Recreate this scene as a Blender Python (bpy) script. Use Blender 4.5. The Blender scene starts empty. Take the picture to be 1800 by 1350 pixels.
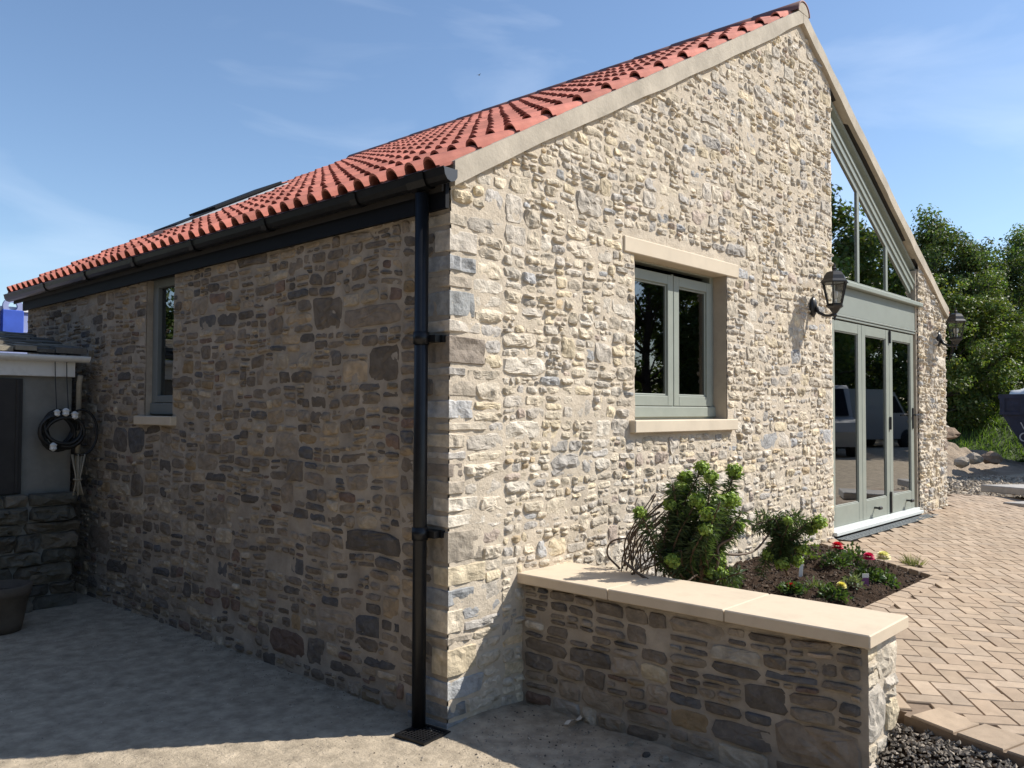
import bpy, math, random
import numpy as np
from mathutils import Vector, Matrix
random.seed(7); rng = np.random.default_rng(11)
sc = bpy.context.scene; COL = sc.collection

# ------------------------------------------------------------------ camera
F_PX, PITCH, YAW, ROLL = 1495.78, 0.0296, 0.7417, 0.0036
CAM = np.array([-3.0085, -3.1939, 1.6275])
_d = np.array([math.cos(PITCH)*math.cos(YAW), math.cos(PITCH)*math.sin(YAW), math.sin(PITCH)])
_r0 = np.array([math.sin(YAW), -math.cos(YAW), 0]); _u0 = np.cross(_r0, _d)
_r = math.cos(ROLL)*_r0+math.sin(ROLL)*_u0; _u = -math.sin(ROLL)*_r0+math.cos(ROLL)*_u0
cam = bpy.data.cameras.new('camera'); cam.sensor_width = 36; cam.lens = F_PX/1800*36
cam.clip_start = .05; cam.clip_end = 2000
co = bpy.data.objects.new('camera', cam); COL.objects.link(co); sc.camera = co
co.matrix_world = Matrix(((_r[0], _u[0], -_d[0], CAM[0]), (_r[1], _u[1], -_d[1], CAM[1]), (_r[2], _u[2], -_d[2], CAM[2]), (0, 0, 0, 1)))
def pix_ray(x, y): return _d+(x-900)/F_PX*_r+(675-y)/F_PX*_u
def at(axis, val, x, y):                       # photo pixel -> point on an axis-aligned plane of the place
    v = pix_ray(x, y); return CAM+(val-CAM[axis])/v[axis]*v

# ------------------------------------------------------------------ sky, sun, exposure
SUN = Vector((1.31, -1.0, 1.54)).normalized()
w = bpy.data.worlds.new('World'); sc.world = w; w.use_nodes = True
nt = w.node_tree; bg = nt.nodes['Background']
sky = nt.nodes.new('ShaderNodeTexSky'); sky.sky_type = 'NISHITA'; sky.sun_disc = False
sky.sun_elevation = math.asin(SUN.z); sky.sun_rotation = math.atan2(SUN.x, SUN.y)
sky.air_density = 1.0; sky.dust_density = 0.35; sky.ozone_density = 3.2
tc = nt.nodes.new('ShaderNodeTexCoord'); mp = nt.nodes.new('ShaderNodeMapping'); mp.inputs['Scale'].default_value = (1.3, 2.6, 7.0)
mp.inputs['Rotation'].default_value = (.35, .2, .6)
nz = nt.nodes.new('ShaderNodeTexNoise'); nz.inputs['Scale'].default_value = 1.5; nz.inputs['Detail'].default_value = 7; nz.inputs['Distortion'].default_value = .6
cr = nt.nodes.new('ShaderNodeMapRange'); cr.inputs['From Min'].default_value = .48; cr.inputs['From Max'].default_value = .85; cr.inputs['To Max'].default_value = .22
mx = nt.nodes.new('ShaderNodeMixRGB'); mx.inputs['Color2'].default_value = (8.5, 9.0, 9.6, 1)
L = nt.links.new
L(tc.outputs['Generated'], mp.inputs[0]); L(mp.outputs[0], nz.inputs['Vector']); L(nz.outputs['Fac'], cr.inputs['Value'])
L(sky.outputs[0], mx.inputs['Color1']); L(cr.outputs[0], mx.inputs['Fac']); L(mx.outputs[0], bg.inputs[0])
bg.inputs[1].default_value = 0.112
sd = bpy.data.lights.new('sun', 'SUN'); sd.energy = 4.6; sd.angle = math.radians(.53); sd.color = (1, .945, .86)
so = bpy.data.objects.new('sun', sd); COL.objects.link(so); so.location = (12, -9, 14)
so.rotation_euler = SUN.to_track_quat('Z', 'Y').to_euler()
sc.view_settings.view_transform = 'Standard'; sc.view_settings.look = 'None'
sc.view_settings.exposure = 0.58; sc.view_settings.gamma = 1
sc.render.engine = 'CYCLES'; cy = sc.cycles
cy.use_denoising = True; cy.max_bounces = 8; cy.diffuse_bounces = 4; cy.glossy_bounces = 4; cy.transmission_bounces = 6; cy.transparent_max_bounces = 10
cy.caustics_reflective = False; cy.caustics_refractive = False

# ------------------------------------------------------------------ helpers
def vnoise(p, seed=0):
    p = np.asarray(p, float); i = np.floor(p).astype(np.int64); f = p-i; f = f*f*(3-2*f); out = 0
    for c in range(8):
        o = np.array([c & 1, c >> 1 & 1, c >> 2 & 1]); q = i+o
        h = (q[:, 0]*374761393+q[:, 1]*668265263+q[:, 2]*2147483647+seed*974711) & 0xffffffff
        h = ((h ^ (h >> 13))*1274126177) & 0xffffffff; h = (h ^ (h >> 16)) & 0xffff
        ww = np.where(o, f, 1-f).prod(1); out = out+ww*(h/32767.5-1)
    return out
def fbm(p, seed=0, o=3):
    p = np.asarray(p, float); s = 0; a = 1; t = 0
    for k in range(o): s = s+a*vnoise(p*2**k, seed+k*17); t += a; a *= .5
    return s/t

def link(o, parent=None):
    COL.objects.link(o)
    if parent is not None: o.parent = parent
    return o
def mesh_data(name, V, F, mat, smooth=False, tint=None):
    me = bpy.data.meshes.new(name)
    V = np.asarray(V, float)
    me.from_pydata(V.tolist() if len(V) else [], [], [tuple(f) for f in F])
    if mat is not None: me.materials.append(mat)
    if smooth: me.polygons.foreach_set('use_smooth', [True]*len(me.polygons))
    if tint is not None:
        a = me.attributes.new('tint', 'FLOAT_COLOR', 'POINT')
        t = np.asarray(tint, float)
        if t.ndim == 1: t = np.tile(t, (len(V), 1))
        a.data.foreach_set('color', np.c_[t[:, :3], np.ones(len(V))].ravel())
    me.update(); return me
def obj(name, V, F, mat, parent=None, smooth=False, tint=None):
    return link(bpy.data.objects.new(name, mesh_data(name, V, F, mat, smooth, tint)), parent)
def inst(name, me, parent=None, M=None):
    o = bpy.data.objects.new(name, me); link(o, parent)
    if M is not None: o.matrix_basis = M
    return o
def tag(o, label=None, cat=None, group=None, kind=None):
    if label: o['label'] = label
    if cat: o['category'] = cat
    if group: o['group'] = group
    if kind: o['kind'] = kind
    return o
def thing(name, label, cat, loc=(0, 0, 0), group=None):
    e = bpy.data.objects.new(name, None); e.empty_display_size = .1; e.location = loc; COL.objects.link(e)
    return tag(e, label, cat, group)

class MB:
    def __init__(s): s.V = []; s.F = []
    def add(s, V, F):
        n = len(s.V); s.V += [tuple(map(float, v)) for v in V]; s.F += [tuple(i+n for i in f) for f in F]; return s
    def box(s, x0, x1, y0, y1, z0, z1):
        V = [(x, y, z) for z in (z0, z1) for y in (y0, y1) for x in (x0, x1)]
        return s.add(V, [(0, 2, 3, 1), (4, 5, 7, 6), (0, 1, 5, 4), (2, 6, 7, 3), (0, 4, 6, 2), (1, 3, 7, 5)])
    def bbox(s, x0, x1, y0, y1, z0, z1, b=.004):   # bevelled box
        V = []
        for sx, X in ((-1, x0), (1, x1)):
            for sy, Y in ((-1, y0), (1, y1)):
                for sz, Z in ((-1, z0), (1, z1)):
                    V += [(X, Y-sy*b, Z-sz*b), (X-sx*b, Y, Z-sz*b), (X-sx*b, Y-sy*b, Z)]
        import itertools
        idx = lambda sx, sy, sz, k: ((sx*2+sy)*2+sz)*3+k
        F = []
        for a in (0, 1):
            F.append([idx(a, 0, 0, 0), idx(a, 0, 1, 0), idx(a, 1, 1, 0), idx(a, 1, 0, 0)][::1 if a == 0 else -1])
            F.append([idx(0, a, 0, 1), idx(1, a, 0, 1), idx(1, a, 1, 1), idx(0, a, 1, 1)][::1 if a == 0 else -1])
            F.append([idx(0, 0, a, 2), idx(0, 1, a, 2), idx(1, 1, a, 2), idx(1, 0, a, 2)][::1 if a == 0 else -1])
            for c in (0, 1):
                F.append([idx(a, c, 0, 0), idx(a, c, 1, 0), idx(a, c, 1, 1), idx(a, c, 0, 1)])
                F.append([idx(a, 0, c, 0), idx(a, 1, c, 0), idx(a, 1, c, 2), idx(a, 0, c, 2)])
                F.append([idx(0, a, c, 1), idx(1, a, c, 1), idx(1, a, c, 2), idx(0, a, c, 2)])
        for a, c, e in itertools.product((0, 1), repeat=3): F.append([idx(a, c, e, 0), idx(a, c, e, 1), idx(a, c, e, 2)])
        return s.add(V, F)
    def tube(s, pts, rad, n=8, cap=True):
        pts = [Vector(p) for p in pts]
        if not hasattr(rad, '__len__'): rad = [rad]*len(pts)
        V = []; F = []; up = Vector((0, 0, 1)); pa = None
        for i, p in enumerate(pts):
            t = (pts[min(i+1, len(pts)-1)]-pts[max(i-1, 0)]).normalized()
            if pa is None: a = t.cross(up); a = a.normalized() if a.length > .05 else Vector((1, 0, 0))
            else: a = (pa-t*pa.dot(t)).normalized()
            pa = a; b = t.cross(a)
            V += [p+(a*math.cos(k*math.tau/n)+b*math.sin(k*math.tau/n))*rad[i] for k in range(n)]
        for i in range(len(pts)-1):
            for k in range(n): F.append((i*n+k, i*n+(k+1) % n, (i+1)*n+(k+1) % n, (i+1)*n+k))
        if cap: F += [tuple(range(n))[::-1], tuple(range((len(pts)-1)*n, len(pts)*n))]
        return s.add(V, F)
    def lathe(s, prof, n=12, c=(0, 0, 0), ph=0):
        V = [(c[0]+r*math.cos(k*math.tau/n+ph), c[1]+r*math.sin(k*math.tau/n+ph), c[2]+z) for r, z in prof for k in range(n)]
        F = [(i*n+k, i*n+(k+1) % n, (i+1)*n+(k+1) % n, (i+1)*n+k) for i in range(len(prof)-1) for k in range(n)]
        F += [tuple(range(n))[::-1], tuple(range((len(prof)-1)*n, len(prof)*n))]
        return s.add(V, F)
    def prism(s, poly, f0, f1):     # poly: 2-D points, f0/f1 map a 2-D point to 3-D for either end
        n = len(poly); V = [f0(p) for p in poly]+[f1(p) for p in poly]
        F = [tuple(range(n))[::-1], tuple(range(n, 2*n))]+[(i, (i+1) % n, n+(i+1) % n, n+i) for i in range(n)]
        return s.add(V, F)
    def build(s, name, mat, parent=None, smooth=False, tint=None): return obj(name, s.V, s.F, mat, parent, smooth, tint)

# ------------------------------------------------------------------ materials
def material(name, base, rough=.8, var=None, scale=8, bump=0, bscale=40, bdist=.01, tint=False, metallic=0, spec=.5, detail=6, spots=None, coat=0, bump2=None, orand=0):
    m = bpy.data.materials.new(name); m.use_nodes = True; t = m.node_tree; N = t.nodes; K = t.links.new
    p = N['Principled BSDF']; p.inputs['Roughness'].default_value = rough; p.inputs['Metallic'].default_value = metallic
    p.inputs['Specular IOR Level'].default_value = spec; p.inputs['Coat Weight'].default_value = coat
    tcn = N.new('ShaderNodeTexCoord'); vec = tcn.outputs['Object']
    if tint:
        a = N.new('ShaderNodeAttribute'); a.attribute_name = 'tint'; col = a.outputs['Color']
    else:
        r = N.new('ShaderNodeRGB'); r.outputs[0].default_value = (*base, 1); col = r.outputs[0]
    if var:
        n = N.new('ShaderNodeTexNoise'); n.inputs['Scale'].default_value = scale; n.inputs['Detail'].default_value = detail; n.inputs['Roughness'].default_value = .62
        K(vec, n.inputs['Vector'])
        r1 = N.new('ShaderNodeMapRange'); r1.inputs['From Min'].default_value = .25; r1.inputs['From Max'].default_value = .75
        r1.inputs['To Min'].default_value = 1-var; r1.inputs['To Max'].default_value = 1+var; K(n.outputs['Fac'], r1.inputs['Value'])
        v = N.new('ShaderNodeVectorMath'); v.operation = 'SCALE'; K(col, v.inputs[0]); K(r1.outputs[0], v.inputs['Scale']); col = v.outputs[0]
    if spots:                                        # (colour, scale, lo, hi, amount)
        c2, s2, lo, hi, am = spots
        n2 = N.new('ShaderNodeTexNoise'); n2.inputs['Scale'].default_value = s2; n2.inputs['Detail'].default_value = 5; n2.inputs['Roughness'].default_value = .7
        K(vec, n2.inputs['Vector'])
        r2 = N.new('ShaderNodeMapRange'); r2.inputs['From Min'].default_value = lo; r2.inputs['From Max'].default_value = hi; r2.inputs['To Max'].default_value = am
        K(n2.outputs['Fac'], r2.inputs['Value'])
        mm = N.new('ShaderNodeMixRGB'); mm.inputs['Color2'].default_value = (*c2, 1); K(r2.outputs[0], mm.inputs['Fac']); K(col, mm.inputs['Color1']); col = mm.outputs[0]
    if orand:
        oi = N.new('ShaderNodeObjectInfo'); r3 = N.new('ShaderNodeMapRange'); r3.inputs['To Min'].default_value = 1-orand; r3.inputs['To Max'].default_value = 1+orand*.6
        K(oi.outputs['Random'], r3.inputs['Value']); v3 = N.new('ShaderNodeVectorMath'); v3.operation = 'SCALE'; K(col, v3.inputs[0]); K(r3.outputs[0], v3.inputs['Scale']); col = v3.outputs[0]
    K(col, p.inputs['Base Color'])
    prev = None
    for bb in ([(bump, bscale, bdist)] if bump else [])+([bump2] if bump2 else []):
        b = N.new('ShaderNodeBump'); b.inputs['Strength'].default_value = bb[0]; b.inputs['Distance'].default_value = bb[2]
        n = N.new('ShaderNodeTexNoise'); n.inputs['Scale'].default_value = bb[1]; n.inputs['Detail'].default_value = 8; n.inputs['Roughness'].default_value = .65
        K(vec, n.inputs['Vector']); K(n.outputs['Fac'], b.inputs['Height'])
        if prev: K(prev, b.inputs['Normal'])
        prev = b.outputs[0]
    if prev: K(prev, p.inputs['Normal'])
    return m
def glass_mat(name, tintc, reflect=1.0):
    m = bpy.data.materials.new(name); m.use_nodes = True; t = m.node_tree; N = t.nodes; K = t.links.new
    N.remove(N['Principled BSDF']); out = N['Material Output']
    fr = N.new('ShaderNodeFresnel'); fr.inputs['IOR'].default_value = 1.6
    g = N.new('ShaderNodeBsdfGlossy'); g.inputs['Roughness'].default_value = .012
    tr = N.new('ShaderNodeBsdfTransparent'); tr.inputs['Color'].default_value = (*tintc, 1)
    mul = N.new('ShaderNodeMath'); mul.operation = 'MULTIPLY'; mul.inputs[1].default_value = reflect; mul.use_clamp = True
    mix = N.new('ShaderNodeMixShader'); K(fr.outputs[0], mul.inputs[0]); K(mul.outputs[0], mix.inputs[0]); K(tr.outputs[0], mix.inputs[1]); K(g.outputs[0], mix.inputs[2]); K(mix.outputs[0], out.inputs['Surface'])
    return m
def leaf_mat(name, rough=.5, trans=.35):
    m = bpy.data.materials.new(name); m.use_nodes = True; t = m.node_tree; N = t.nodes; K = t.links.new
    p = N['Principled BSDF']; p.inputs['Roughness'].default_value = rough; p.inputs['Specular IOR Level'].default_value = .35
    a = N.new('ShaderNodeAttribute'); a.attribute_name = 'tint'; K(a.outputs['Color'], p.inputs['Base Color'])
    tr = N.new('ShaderNodeBsdfTranslucent'); br = N.new('ShaderNodeVectorMath'); br.operation = 'MULTIPLY'; br.inputs[1].default_value = (1.5, 1.6, .6)
    K(a.outputs['Color'], br.inputs[0]); K(br.outputs[0], tr.inputs['Color'])
    mix = N.new('ShaderNodeMixShader'); mix.inputs[0].default_value = trans
    K(p.outputs[0], mix.inputs[1]); K(tr.outputs[0], mix.inputs[2]); K(mix.outputs[0], N['Material Output'].inputs['Surface'])
    return m
M = {}
M['stone'] = material('rubble_stone', None, .9, var=.32, scale=16, bump=.9, bscale=38, bdist=.012, tint=True, spec=.15, bump2=(.7, 150, .003), spots=((.27, .235, .19), 34, .58, .76, .55))
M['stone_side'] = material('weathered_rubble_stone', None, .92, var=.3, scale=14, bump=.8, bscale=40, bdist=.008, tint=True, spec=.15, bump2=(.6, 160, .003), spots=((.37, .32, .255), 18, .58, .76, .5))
M['mortar'] = material('lime_mortar', (.55, .475, .375), .95, var=.16, scale=6, bump=.8, bscale=60, bdist=.008, spec=.1, bump2=(.7, 220, .003))
M['mortar_side'] = material('shade_darkened_lime_mortar', (.385, .335, .275), .95, var=.34, scale=5, bump=.9, bscale=50, bdist=.006, spec=.1, bump2=(.6, 200, .003), spots=((.27, .22, .17), 1.6, .52, .8, .5))  # the gable's mortar, mottled and darkened to stand in for shade on these walls
M['verge'] = material('verge_mortar', (.44, .39, .315), .9, var=.24, scale=4, bump=.6, bscale=30, bdist=.006, spec=.15)
M['tile'] = material('clay_pantile', (.48, .175, .13), .8, var=.22, scale=5, bump=.3, bscale=60, bdist=.003, spec=.2, spots=((.30, .115, .09), 3.5, .5, .7, .6), orand=.25)
M['ridge'] = material('dark_ridge_clay', (.17, .075, .07), .7, var=.2, scale=8, bump=.2, bscale=50, bdist=.003)
M['black'] = material('black_plastic', (.008, .0085, .010), .36, var=.3, scale=20, spec=.35, spots=((.035, .033, .03), 9, .58, .75, .5))
M['fascia'] = material('dark_fascia_paint', (.006, .007, .0095), .6, var=.15, scale=9, spec=.15)
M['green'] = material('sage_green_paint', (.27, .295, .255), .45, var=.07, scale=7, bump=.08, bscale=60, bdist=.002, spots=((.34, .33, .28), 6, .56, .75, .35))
M['greend'] = material('sage_green_beam_paint', (.25, .275, .245), .5, var=.06, scale=5, bump=.05, bscale=90, bdist=.002)
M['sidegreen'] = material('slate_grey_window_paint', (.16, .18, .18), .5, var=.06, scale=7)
M['limestone'] = material('sawn_limestone', (.60, .515, .395), .8, var=.09, scale=6, bump=.12, bscale=120, bdist=.002, spec=.2, spots=((.52, .43, .315), 3.0, .52, .75, .5))
M['coping'] = material('sawn_coping_stone', (.60, .50, .375), .8, var=.16, scale=4, bump=.12, bscale=110, bdist=.002, spec=.2, spots=((.44, .35, .255), 4.0, .5, .72, .6))
M['reveal'] = material('reveal_render', (.42, .355, .275), .9, var=.12, scale=9, bump=.4, bscale=60, bdist=.004)
M['glass'] = glass_mat('window_glass', (.42, .46, .45), 2.4)
M['dark_room'] = material('dim_room_plaster', (.30, .29, .27), .9, var=.1, scale=2)
M['room_floor'] = material('dim_room_floor', (.18, .15, .12), .6, var=.15, scale=4)
M['steel'] = material('galvanised_steel', (.42, .44, .45), .4, metallic=.8, var=.15, scale=30)
M['alu'] = material('pale_threshold_metal', (.62, .65, .63), .35, var=.08, scale=20)
M['channel'] = material('grey_channel_grate', (.13, .145, .15), .5, var=.2, scale=30)
M['paver'] = material('clay_paver', None, .85, var=.16, scale=14, bump=.35, bscale=70, bdist=.004, tint=True, spec=.2, spots=((.40, .29, .20), 5, .55, .75, .35))
M['sand'] = material('joint_sand', (.20, .145, .10), .95, var=.2, scale=30)
M['ground'] = material('dusty_yard', (.40, .335, .25), .95, var=.42, scale=9, bump=1.0, bscale=28, bdist=.012, spec=.1, detail=10, bump2=(.6, 160, .004), spots=((.22, .185, .145), 7, .54, .7, .55))
M['soil'] = material('dark_soil', (.052, .034, .023), .97, var=.4, scale=22, bump=1, bscale=60, bdist=.02, spec=.1, bump2=(.8, 200, .006))
M['gravel'] = material('dark_chippings', None, .85, tint=True, var=.25, scale=40, spec=.2)
M['bark'] = material('bark', (.085, .065, .048), .9, var=.3, scale=10, bump=.6, bscale=30, bdist=.02)
M['leaf'] = leaf_mat('tree_leaf'); M['plantleaf'] = leaf_mat('euphorbia_leaf', .45, .3); M['petal'] = leaf_mat('petal', .5, .25)
M['stem'] = material('plant_stem', (.10, .062, .035), .6, var=.3, scale=30)
M['grass'] = leaf_mat('grass_blade', .6, .3)
M['iron'] = material('black_cast_metal', (.013, .013, .014), .38, var=.3, scale=40, bump=.15, bscale=90, bdist=.002)
M['bulb'] = material('white_bulb_glass', (.75, .75, .72), .2)
M['lampglass'] = glass_mat('lantern_glass', (.93, .94, .93), .8)
M['white'] = material('white_plastic', (.70, .70, .68), .45, var=.06, scale=9, spots=((.35, .33, .28), 5, .55, .75, .35))
M['render'] = material('old_cement_render', (.20, .195, .175), .95, var=.25, scale=4, bump=.4, bscale=40, bdist=.006, spots=((.10, .105, .085), 3, .5, .7, .7))
M['mossy'] = material('mossy_block', None, .95, tint=True, var=.35, scale=12, bump=.8, bscale=30, bdist=.015, spots=((.055, .055, .038), 5, .5, .68, .5))
M['slate'] = material('stone_slate', None, .9, tint=True, var=.3, scale=10, bump=.6, bscale=30, bdist=.008, spots=((.30, .29, .22), 14, .58, .72, .6))
M['slate_plain'] = material('added_barn_slate', (.07, .065, .065), .8, var=.2, scale=5)
M['darkwood'] = material('dark_stained_wood', (.025, .022, .02), .7, var=.3, scale=8)
M['cable'] = material('black_cable', (.012, .012, .012), .55)
M['rope'] = material('pale_rope', (.33, .29, .22), .9, var=.2, scale=30)
M['pot'] = material('old_clay_pot', (.10, .078, .058), .9, var=.3, scale=8, bump=.3, bscale=30, bdist=.004)
M['blue'] = material('blue_painted_steel', (.035, .085, .42), .45, var=.15, scale=6)
M['paleblue'] = material('faded_blue_steel', (.25, .29, .48), .6, var=.12, scale=4)
M['skip'] = material('dark_blue_skip_paint', (.022, .028, .055), .55, var=.35, scale=5, spots=((.09, .075, .06), 4, .56, .75, .6))
M['cabin'] = material('grey_cabin_steel', (.27, .28, .28), .5, var=.1, scale=2)
M['van'] = material('white_vehicle_paint', (.30, .31, .31), .4, coat=.2)
M['tyre'] = material('tyre_rubber', (.015, .015, .015), .8)
M['spoil'] = material('spoil_earth', (.33, .26, .19), .97, var=.3, scale=3, bump=1, bscale=14, bdist=.05, bump2=(.8, 60, .02), spots=((.19, .15, .11), 2, .5, .7, .6))
M['concrete'] = material('concrete', (.36, .34, .31), .9, var=.2, scale=8, bump=.4, bscale=40, bdist=.006)
M['paper'] = material('paper_scrap', (.62, .58, .50), .8)
M['letter'] = material('white_lettering', (.55, .55, .53), .7, var=.3, scale=20)
M['purple'] = material('purple_label_print', (.16, .05, .16), .5)

# ------------------------------------------------------------------ setting: ground, patio, bed
def sstep(a, b, x): t = np.clip((x-a)/(b-a), 0, 1); return t*t*(3-2*t)
def patio_z(x, y): return .41+.004*x+.055*np.maximum(y, -2.2)
def ground_z(x, y):
    z = .36*sstep(1.2, 9.5, x)+.09*sstep(9.2, 10.2, x)*0
    return z
def grid_mesh(xs, ys, zf):
    X, Y = np.meshgrid(xs, ys); Z = zf(X.ravel(), Y.ravel()); V = np.c_[X.ravel(), Y.ravel(), Z]
    nx, ny = len(xs), len(ys); i = np.arange((ny-1)*(nx-1)); r = i//(nx-1); c = i % (nx-1); a = r*nx+c
    return V, np.c_[a, a+1, a+nx+1, a+nx]
def axis_lines(lo, hi, fine, ffine, coarse):
    s = [lo]
    while s[-1] < hi:
        x = s[-1]; s.append(x+(ffine if fine[0] <= x < fine[1] else max(ffine, min(coarse, .25*max(fine[0]-x, x-fine[1], .2)))))
    return np.array(s)
xs = axis_lines(-400, 400, (-2.6, 1.3), .03, 40); ys = axis_lines(-400, 400, (-2.2, 3.6), .03, 40)
def gz(x, y):
    z = ground_z(x, y); near = np.exp(-((x+.3)**2+(y)**2)/40)
    p = np.c_[x, y, 0*x]
    z = z+near*(.010*fbm(p*1.3, 3)+.003*fbm(p*6, 5)+.0045*fbm(p*19, 15))
    z = z+.03*np.exp(-((x-.25)/.28)**2)*np.exp(-((y+.05)/.22)**2)          # swept-up dust in the corner by the low wall
    return z
V, F = grid_mesh(xs, ys, gz)
g = obj('ground', V, F, M['ground'], smooth=True); tag(g, kind='structure', label='dusty compacted yard of pale earth and stone dust')

BED = [(.97, -1.13), (4.05, -1.13), (4.62, 0.0), (.97, 0.0)]
def in_bed(x, y): return .9 < x < 4.62 and y > -1.13 and x < 4.05+(y+1.13)*.504
def kerb_x(y): return .93+.281*(y+1.92)              # patio edge beyond the end of the low wall
def edge_far(y): return 10.15-.73*y
# bed of joint sand under the pavers (piecewise: level beyond y=-2.2)
mb = MB(); px = [.9, 11.4]
pb = [(kerb_x(-9)+0, -9), (kerb_x(-2.2), -2.2), (kerb_x(-1.92), -1.92), (.97, -1.92), (.97, -1.13), (4.05, -1.13), (4.62, 0), (4.9, .0), (10.1, 0), (10.1, .35), (edge_far(-2.2), -2.2), (edge_far(-2.2)+2, -9)]
V = [(x, y, patio_z(x, y)-.012) for x, y in pb]
mb.add(V, [(1, 2, 3, 4, 5, 10), (5, 6, 7, 8, 9, 10), (0, 1, 10, 11)])
n = len(V); mb.add([(x, y, patio_z(x, y)-.35) for x, y in pb], []); mb.F += [(i, (i+1) % n, n+(i+1) % n, n+i) for i in range(n)]
patio = mb.build('patio', M['sand']); tag(patio, kind='structure', label='raised terrace of tan block pavers laid in herringbone beside the stone house')

def paver_poly_inside(cx, cy):
    if cy > -.17 and 4.85 < cx < 7.6: return False                     # channel drain
    if cy > -.02 and cx < 8.56: return False
    if in_bed(cx, cy): return False
    if in_bed(cx-.1, cy) or in_bed(cx, cy+.115): return False          # border rows
    if cx < 1.02 and cy > -1.95: return False
    if cx < kerb_x(cy)+.23 and cy < -1.9: return False
    if cx > edge_far(cy): return False
    if cy > .3: return False
    return True
PCOL = [(.455, .35, .25), (.44, .335, .24), (.48, .375, .275), (.42, .32, .23), (.465, .36, .26), (.445, .35, .26)]
def paver_geo(cx, cy, ang, l, ww):
    ca, sa = math.cos(ang), math.sin(ang); h = .0035; top = rng.normal(0, .0012); tx, ty = rng.normal(0, .004, 2)
    V = []
    for lz, ins in ((-.05, 0), (-.005, 0), (0, h)):
        for sx, sy in ((-1, -1), (1, -1), (1, 1), (-1, 1)):
            x = sx*(l/2-ins); y = sy*(ww/2-ins); X = cx+x*ca-y*sa; Y = cy+x*sa+y*ca
            V.append((X, Y, float(patio_z(X, Y))+lz+top+tx*x+ty*y))
    F = [(8, 9, 10, 11)]+[(r*4+i, r*4+(i+1) % 4, r*4+4+(i+1) % 4, r*4+4+i) for r in (0, 1) for i in range(4)]
    c = np.array(PCOL[rng.integers(len(PCOL))])*rng.uniform(.74, .92)
    return np.array(V), F, c
pav = []
A = math.radians(35); PL, PW, J = .2, .1, .0045
ca, sa = math.cos(A), math.sin(A)
for i in range(-160, 160):
    for j in range(-60, 60):
        for k in (0, 1):
            bx = (i*PW+j*PL) ; by = (i*PW-j*PL)
            lx, ly, a2 = (bx+PL/2, by+PW/2, A) if k == 0 else (bx+PL+PW/2, by, A+math.pi/2)
            cx = lx*ca-ly*sa+3; cy = lx*sa+ly*ca-2
            if not (-.2 < cx < 12 and -6 < cy < .5): continue
            if paver_poly_inside(cx, cy): pav.append((cx, cy, a2, PL-J, PW-J))
# border rows along the bed and the open kerb edge
x = 1.0
while x < 4.1: pav.append((x+.05, -1.13-.055, math.pi/2, .104, .094)); x += .1
y = -1.15
while y < -.1: pav.append((4.05+(y+1.13)*.504+.06, y+.05, math.radians(63)-math.pi/2, .104, .094)); y += .1
y = -1.97
while y > -5.8:
    for q in (0,): pav.append((kerb_x(y-.1)+.11, y-.1, math.radians(74)-math.pi/2, .205, .19))
    y -= .196
pavd = []
for p in pav:
    d2 = (p[0]-CAM[0])**2+(p[1]-CAM[1])**2; v = np.array([p[0], p[1], .35])-CAM; z = v@_d
    sx = 900+F_PX*(v@_r)/z; sy = 675-F_PX*(v@_u)/z
    pavd.append((0 if (1300 < sx < 1830 and sy < 1380) else 1, d2))
order = sorted(range(len(pav)), key=lambda i: pavd[i])
RV, RF, RT = [], [], []
for k, i in enumerate(order):
    V, F, c = paver_geo(*pav[i])
    if k < 300: obj('paver', V, F, M['paver'], patio, tint=c)
    else:
        n = sum(map(len, RV)) if False else (RT and RT[-1][0]) or 0
        RF += [tuple(a+n for a in f) for f in F]; RV.append(V); RT.append((n+len(V), c))
if RV:
    T = np.concatenate([np.tile(c, (len(v), 1)) for v, (_, c) in zip(RV, RT)])
    o = obj('paver_field', np.concatenate(RV), RF, M['paver'], patio, tint=T); tag(o, kind='stuff')

# soil in the bed
xs2 = np.arange(.96, 4.75, .025); ys2 = np.arange(-1.14, .02, .025)
def soil_z(x, y):
    e = np.minimum.reduce([x-.95, y+1.15, 4.05+(y+1.13)*.504-x+.02]); p = np.c_[x, y, 0*x]
    return patio_z(x, y)-.04+.06*sstep(0, .3, e)+.035*fbm(p*6, 9)+.034*fbm(p*20, 12)
V, F = grid_mesh(xs2, ys2, soil_z)
keep = [f for f in F if V[f, 0].max() < 4.05+(V[f, 1].mean()+1.13)*.504+.03]
o = obj('flower_bed', V, keep, M['soil'], smooth=True); tag(o, kind='structure', label='dark bare soil of the raised flower bed')

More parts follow.
